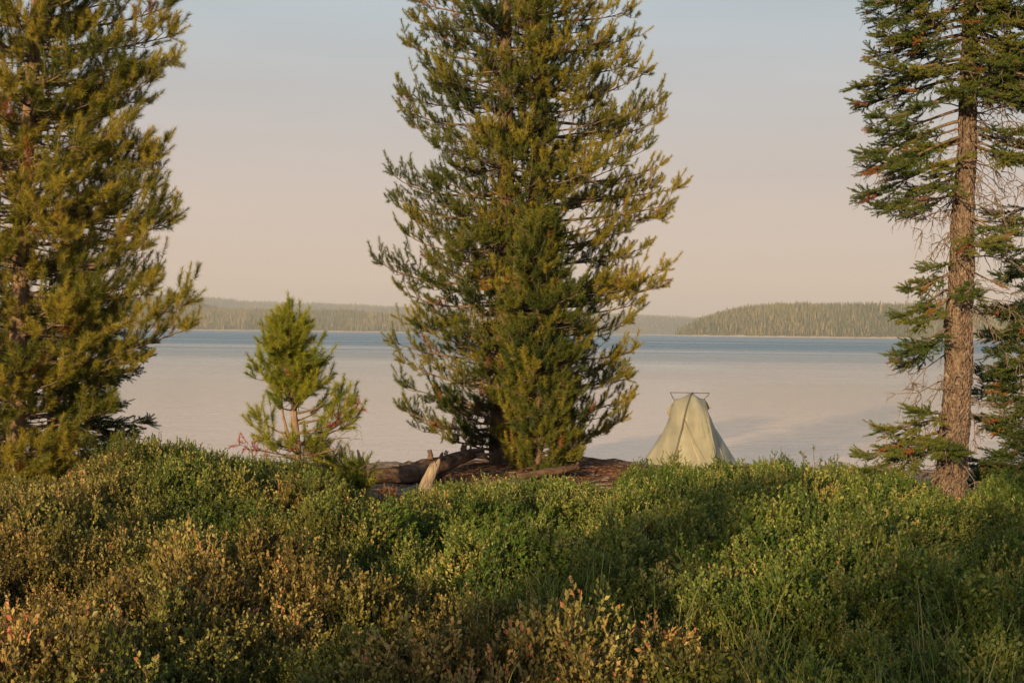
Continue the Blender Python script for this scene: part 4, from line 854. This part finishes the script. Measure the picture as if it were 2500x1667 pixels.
for (a, b_, c_, d, Y_, r, m) in ((1051, 1122, 1051, 1098, 16.1, 6, M_LOG), (1050, 1106, 1045, 1099, 16.1, 3, M_LOG), (1076, 1120, 1081, 1104, 16.2, 4, M_LOG), (1091, 1112, 1089, 1099, 16.35, 4, M_GREYWOOD), (1085, 1108, 1094, 1102, 16.35, 2.5, M_GREYWOOD), (1132, 1108, 1131, 1082, 16.6, 5, M_LOG), (1136, 1100, 1141, 1084, 16.6, 4, M_LOG), (1152, 1105, 1149, 1089, 16.6, 4, M_LOG), (1168, 1110, 1178, 1090, 16.7, 5, M_LOG), (1160, 1112, 1205, 1107, 16.6, 5, M_LOG), (1165, 1115, 1196, 1121, 16.5, 5, M_LOG), (1162, 1102, 1190, 1094, 16.7, 4, M_LOG), (978, 1142, 976, 1134, 15.8, 3, M_LOG), (901, 1165, 899, 1161, 15.4, 3.5, M_GREYWOOD)):
    S, T = P(a, b_, Y_), P(c_, d, Y_ + .03); mid = (S + T) / 2 + rv() * .008
    noisy_tube([S, mid, T], [r / F * 16 * 1.25, r / F * 16, r / F * 16 * .55], m, root, 'root' if a in (1168, 1160, 1165, 1162) else 'branch_stub', .2, 9, 12, 20, ragged=.01)
root = empty('fallen_log', base_of(1340, 1160, 16.3), 'thin dark log half sunk in the soil right of the young pine', 'log')
noisy_tube([P(1262, 1164, 15.9), P(1320, 1156, 16.0), P(1370, 1147, 16.1), P(1412, 1140, 16.2)], [.035, .045, .042, .035], M_LOG, root, 'log_body', .15, 16, 80)
noisy_tube([P(1405, 1143, 16.15), P(1412, 1128, 16.2)], [.02, .012], M_LOG, root, 'branch_stub', .2, 8, 10, 20)
root = empty('leaning_stump', base_of(1030, 1240, 13.6), 'pale grey broken stump leaning right in front of the long log', 'stump')
noisy_tube([P(1022, 1250, 13.5), P(1034, 1205, 13.55), P(1043, 1175, 13.6), P(1055, 1150, 13.6), P(1063, 1135, 13.6)], [.068, .064, .056, .05, .043], M_GREYWOOD, root, 'stump_body', .14, 20, 60, 4, ragged=.03, flat=.7)
noisy_tube([P(1064, 1142, 13.61), P(1069, 1130, 13.61), P(1073, 1120, 13.61)], [.032, .024, .008], M_GREYWOOD, root, 'splinter', .2, 10, 24, 8)
noisy_tube([P(1055, 1148, 13.6), P(1052, 1136, 13.6)], [.018, .010], M_GREYWOOD, root, 'splinter', .2, 8, 14, 8)
root = empty('broken_stump', base_of(886, 1190, 14.8), 'orange brown rotten snag with a grey spike, at the left end of the long log', 'stump')
noisy_tube([P(890, 1198, 14.8), P(887, 1165, 14.8), P(882, 1135, 14.8), P(879, 1118, 14.8)], [.045, .04, .046, .03], M_REDWOOD, root, 'stump_body', .25, 18, 60, 6, ragged=.02)
noisy_tube([P(878, 1122, 14.8), P(876, 1108, 14.8), P(873, 1098, 14.8)], [.022, .014, .010], M_GREYWOOD, root, 'spike', .15, 9, 20, 6)
noisy_tube([P(888, 1150, 14.78), P(893, 1132, 14.78), P(896, 1121, 14.78)], [.014, .013, .009], M_GREYWOOD, root, 'prong', .15, 9, 20, 6)
root = empty('broken_stump', base_of(1577, 1200, 14.2), 'small reddish brown pointed stump among the shrubs left of the tent', 'stump')
noisy_tube([P(1579, 1215, 14.2), P(1580, 1195, 14.2), P(1579, 1178, 14.2), P(1577, 1166, 14.2), P(1575, 1157, 14.2)], [.03, .036, .036, .026, .006], M_REDWOOD, root, 'stump_body', .2, 14, 40, 6, flat=.6)

# ------------------------------------------------------------------ tent
def fabric_mat(name, c, tr_=.25):
    m, o, L = newmat(name)
    tcn = N_(m, 'ShaderNodeTexCoord'); n1 = N_(m, 'ShaderNodeTexNoise'); n1.inputs['Scale'].default_value = 5; n1.inputs['Detail'].default_value = 6; L.new(tcn.outputs['Object'], n1.inputs['Vector'])
    r = ramp(m, [(0.3, tuple(v * .82 for v in c)), (0.7, tuple(v * 1.1 for v in c))], n1.outputs['Fac'], L)
    mp = N_(m, 'ShaderNodeMapping'); mp.inputs['Scale'].default_value = (22, 22, 2.2); L.new(tcn.outputs['Object'], mp.inputs[0])
    n2 = N_(m, 'ShaderNodeTexNoise'); n2.inputs['Scale'].default_value = 1; n2.inputs['Detail'].default_value = 5; L.new(mp.outputs[0], n2.inputs['Vector'])
    b = N_(m, 'ShaderNodeBump'); b.inputs['Strength'].default_value = .8; b.inputs['Distance'].default_value = .014; L.new(n2.outputs['Fac'], b.inputs['Height'])
    p = N_(m, 'ShaderNodeBsdfPrincipled'); p.inputs['Roughness'].default_value = .5; p.inputs['Specular IOR Level'].default_value = .35; L.new(r.outputs[0], p.inputs['Base Color']); L.new(b.outputs[0], p.inputs['Normal'])
    t = N_(m, 'ShaderNodeBsdfTranslucent'); L.new(r.outputs[0], t.inputs[0]); x_ = N_(m, 'ShaderNodeMixShader'); x_.inputs[0].default_value = tr_; L.new(p.outputs[0], x_.inputs[1]); L.new(t.outputs[0], x_.inputs[2]); L.new(x_.outputs[0], o.inputs[0])
    return m
M_TENT = fabric_mat('tent_fabric', (0.36, 0.355, 0.285)); M_SLEEVE = fabric_mat('pole_sleeve', (0.10, 0.10, 0.085), .05); M_POLE = plain_mat('tent_pole', (.10, .07, .06), .4, .2); M_CORD = plain_mat('guy_cord', (.62, .47, .22), .7, .15); M_MESH = fabric_mat('vent_fabric', (0.32, 0.31, 0.2), .3)
YT = 19.0
TB = P(1690, 1160, YT); TB[2] = float(ground_z(TB[0], YT)) 
def zt(py): return P(1690, py, YT)[2] - TB[2]
def xt(px): return P(px, 1050, YT)[0] - TB[0]
AX = np.array([1.0, 0, 0]); BX = np.array([0, -1.0, 0])     # long axis, and the direction of the door (towards the viewer, a little left)
root = empty('backpacking_tent', TB, 'pale sage green one-person tent pitched at the water edge, tall hoop in the middle', 'tent')
# silhouette in (u along the axis, height)
def sil(pts): return np.array([[xt(a) / AX[0], zt(b_)] for a, b_ in pts])
SL = sil([(1546, 1160), (1566, 1134), (1590, 1098), (1602, 1080), (1618, 1055), (1628, 1035), (1635, 1010), (1640, 993), (1647, 975)])
SR = sil([(1818, 1160), (1809, 1143), (1790, 1112), (1776, 1090), (1760, 1064), (1744, 1041), (1733, 1015), (1726, 1002), (1719, 974)])
ua = np.concatenate([SL[:, 0], np.linspace(SL[-1, 0], SR[-1, 0], 7)[1:-1], SR[::-1, 0]])
ha = np.concatenate([SL[:, 1], SL[-1, 1] + np.array([.012, .03, .055, .03, .012]), SR[::-1, 1]])
HA = zt(961)
nu, nv = 121, 61
us = np.linspace(ua[0], ua[-1], nu); hs = np.interp(us, ua, ha)
V = np.zeros((nu, nv, 3)); mid = 0.0
for i, u in enumerate(us):
    k = abs(u) / (ua[-1] if u > 0 else -ua[0]); h = hs[i]
    h += (HA - np.interp(0, us, hs)) * math.exp(-(abs(u) / .075) ** 1.3)
    Wf = np.interp(u, [ua[0], -.3, .0, .17, .30, ua[-1]], [.03, .46, .72, .98, .74, .03]); Wb = .6 * (1 - k) + .05
    for j in range(nv):
        v = -1 + 2 * j / (nv - 1); av = abs(v); W = Wf if v > 0 else Wb
        pw = 1.35 + 1.1 * math.exp(-(u / .14) ** 2)
        zz = h * (1 - av ** pw) if av < 1 else 0
        Wv = W * (av ** .85) * (1 if v > 0 else -1)
        wob = .013 * math.sin(u * 30 + v * 3.0) * (av * (1 - av) * 4) * min(1, abs(u) * 6) + .016 * mnoise.noise(Vector((u * 6, v * 2.2, 1)))
        p = AX * u + BX * Wv + ZUP * max(zz, .0) + BX * wob * (1 if v > 0 else -1) + ZUP * wob * .6 * (av < .95)
        V[i, j] = TB + p
ii = np.arange(nu * nv).reshape(nu, nv)
o = link('canopy', mesh_from('canopy', V.reshape(-1, 3), [np.stack([ii[:-1, :-1], ii[1:, :-1], ii[1:, 1:], ii[:-1, 1:]], -1).reshape(-1, 4)], smooth=True), M_TENT, root)
def surf(u, v):
    i = int(np.clip((u - us[0]) / (us[-1] - us[0]) * (nu - 1), 0, nu - 1)); j = int(np.clip((v + 1) / 2 * (nv - 1), 0, nv - 1)); return V[i, j]
def simple_tube(pts, r, mat, name, sides=8, par=None):
    mb = MB(); pts = np.array(pts); batch_tubes(mb, pts[None], (np.full(len(pts), r) if np.isscalar(r) else np.array(r))[None], sides, cap=True); return mb.build(name, mat, par or root, smooth=True)
i0 = int(np.argmin(np.abs(us)))
hoop = [surf(-.34 * max(0, (j - 30) / 30) ** 1.15, (j - 30) / 30) + BX * .008 * np.sign(j - 30) + ZUP * .008 for j in range(nv)]
hoop = [(hoop[max(0, j - 1)] + hoop[j] + hoop[min(nv - 1, j + 1)]) / 3 for j in range(nv)]
simple_tube(hoop, .0125, M_SLEEVE, 'pole_sleeve')
# stitched seam down the front right, and cloth folds
seam = []
for k in range(26):
    t = k / 25; px, py = np.interp(t, [0, .3, .55, .8, 1], [1718, 1709, 1704, 1704, 1709]), 975 + t * 175
    j = 30 + int(t ** .75 * 27); u = np.interp(t, [0, .3, .55, 1], [SR[-1, 0], .13, .12, .17]); seam.append(surf(u, (j - 30) / 30) + BX * .004 + ZUP * .003)
simple_tube(seam, .0045, M_MESH, 'seam', 5)
for (u0, u1, t0, t1) in ((.04, .2, .35, .95), (.02, .12, .5, .97), (.24, .34, .25, .8), (.10, .22, .3, .9)):
    q = [surf(u0 + (u1 - u0) * t, t0 + (t1 - t0) * t) + BX * .000 for t in np.linspace(0, 1, 14)]
    simple_tube(q, [.002 + .007 * math.sin(math.pi * k / 13) for k in range(14)], M_TENT, 'fabric_fold', 8)
# ridge strut tied to the two upper corners
a, b_ = P(1635, 959, YT), P(1731.5, 960, YT - .06); ct = TB + ZUP * (HA + .012)
sa, sb = np.array([AX * (xt(1635) / AX[0]), AX * (xt(1731.5) / AX[0])]); sa = TB + sa + ZUP * (HA + .014); sb = TB + sb + ZUP * (HA + .010)
simple_tube([sa, (sa + sb) / 2, sb], .005, M_POLE, 'ridge_strut')
ca, cb = surf(SL[-1, 0], 0), surf(SR[-1, 0], 0)
for s_, c_ in ((sa, ca), (sb, cb)):
    m_ = s_ * .45 + c_ * .55 - ZUP * .004; simple_tube([s_ + (c_ - s_) * .02, m_, c_], [.0035, .006, .0035], M_POLE, 'corner_strap', 6); simple_tube([m_, m_ + (c_ - s_) * .1 + np.array([.02, 0, .0]), m_ + np.array([.028, 0, .012])], .0025, M_POLE, 'buckle', 6)
# vents under the corners
for sgn, c_, e1, e2, e3 in ((1, cb, (1736, 995), (1727, 1000), (1712, 1003)), (-1, ca, (1628, 1006), (1632, 1013), (1637, 1015))):
    q1, q2, q3 = [P(a_, b2, YT - .1 * sgn - .06) for a_, b2 in (e1, e2, e3)]
    mb = MB(); top = c_ + ZUP * .002; back = top - BX * .03 - ZUP * .12
    mb.add([top, q1, q2, q3, back], [np.array([[0, 1, 2], [0, 2, 3], [0, 4, 1], [1, 4, 2], [2, 4, 3]])]); vo = mb.build('vent', M_MESH, root)
    simple_tube([q1, q2, q3], .004, M_REDWOOD, 'vent_trim', 6, vo)
# guy line
g0 = surf(-.15, .5); hk = P(1644, 1033, YT - .45)
gl = [hook for hook in (g0 + BX * .01, g0 + BX * .02 + np.array([.012, 0, .012]), g0 + BX * .03 + np.array([.03, 0, -.02]))]
simple_tube(gl, .003, M_CORD, 'cord_loop', 5)
ge = np.array([P(1706, 1150, YT - 1.3)[0], YT - 1.3, float(ground_z(.4, YT - 1.3)) + .02])
simple_tube([g0 + BX * .01, g0 * .5 + ge * .5 - ZUP * .03, ge], .0028, M_CORD, 'guy_line', 5)
# closing check values
print('verts', sum(len(o.data.vertices) for o in sc.objects if o.type == 'MESH'))
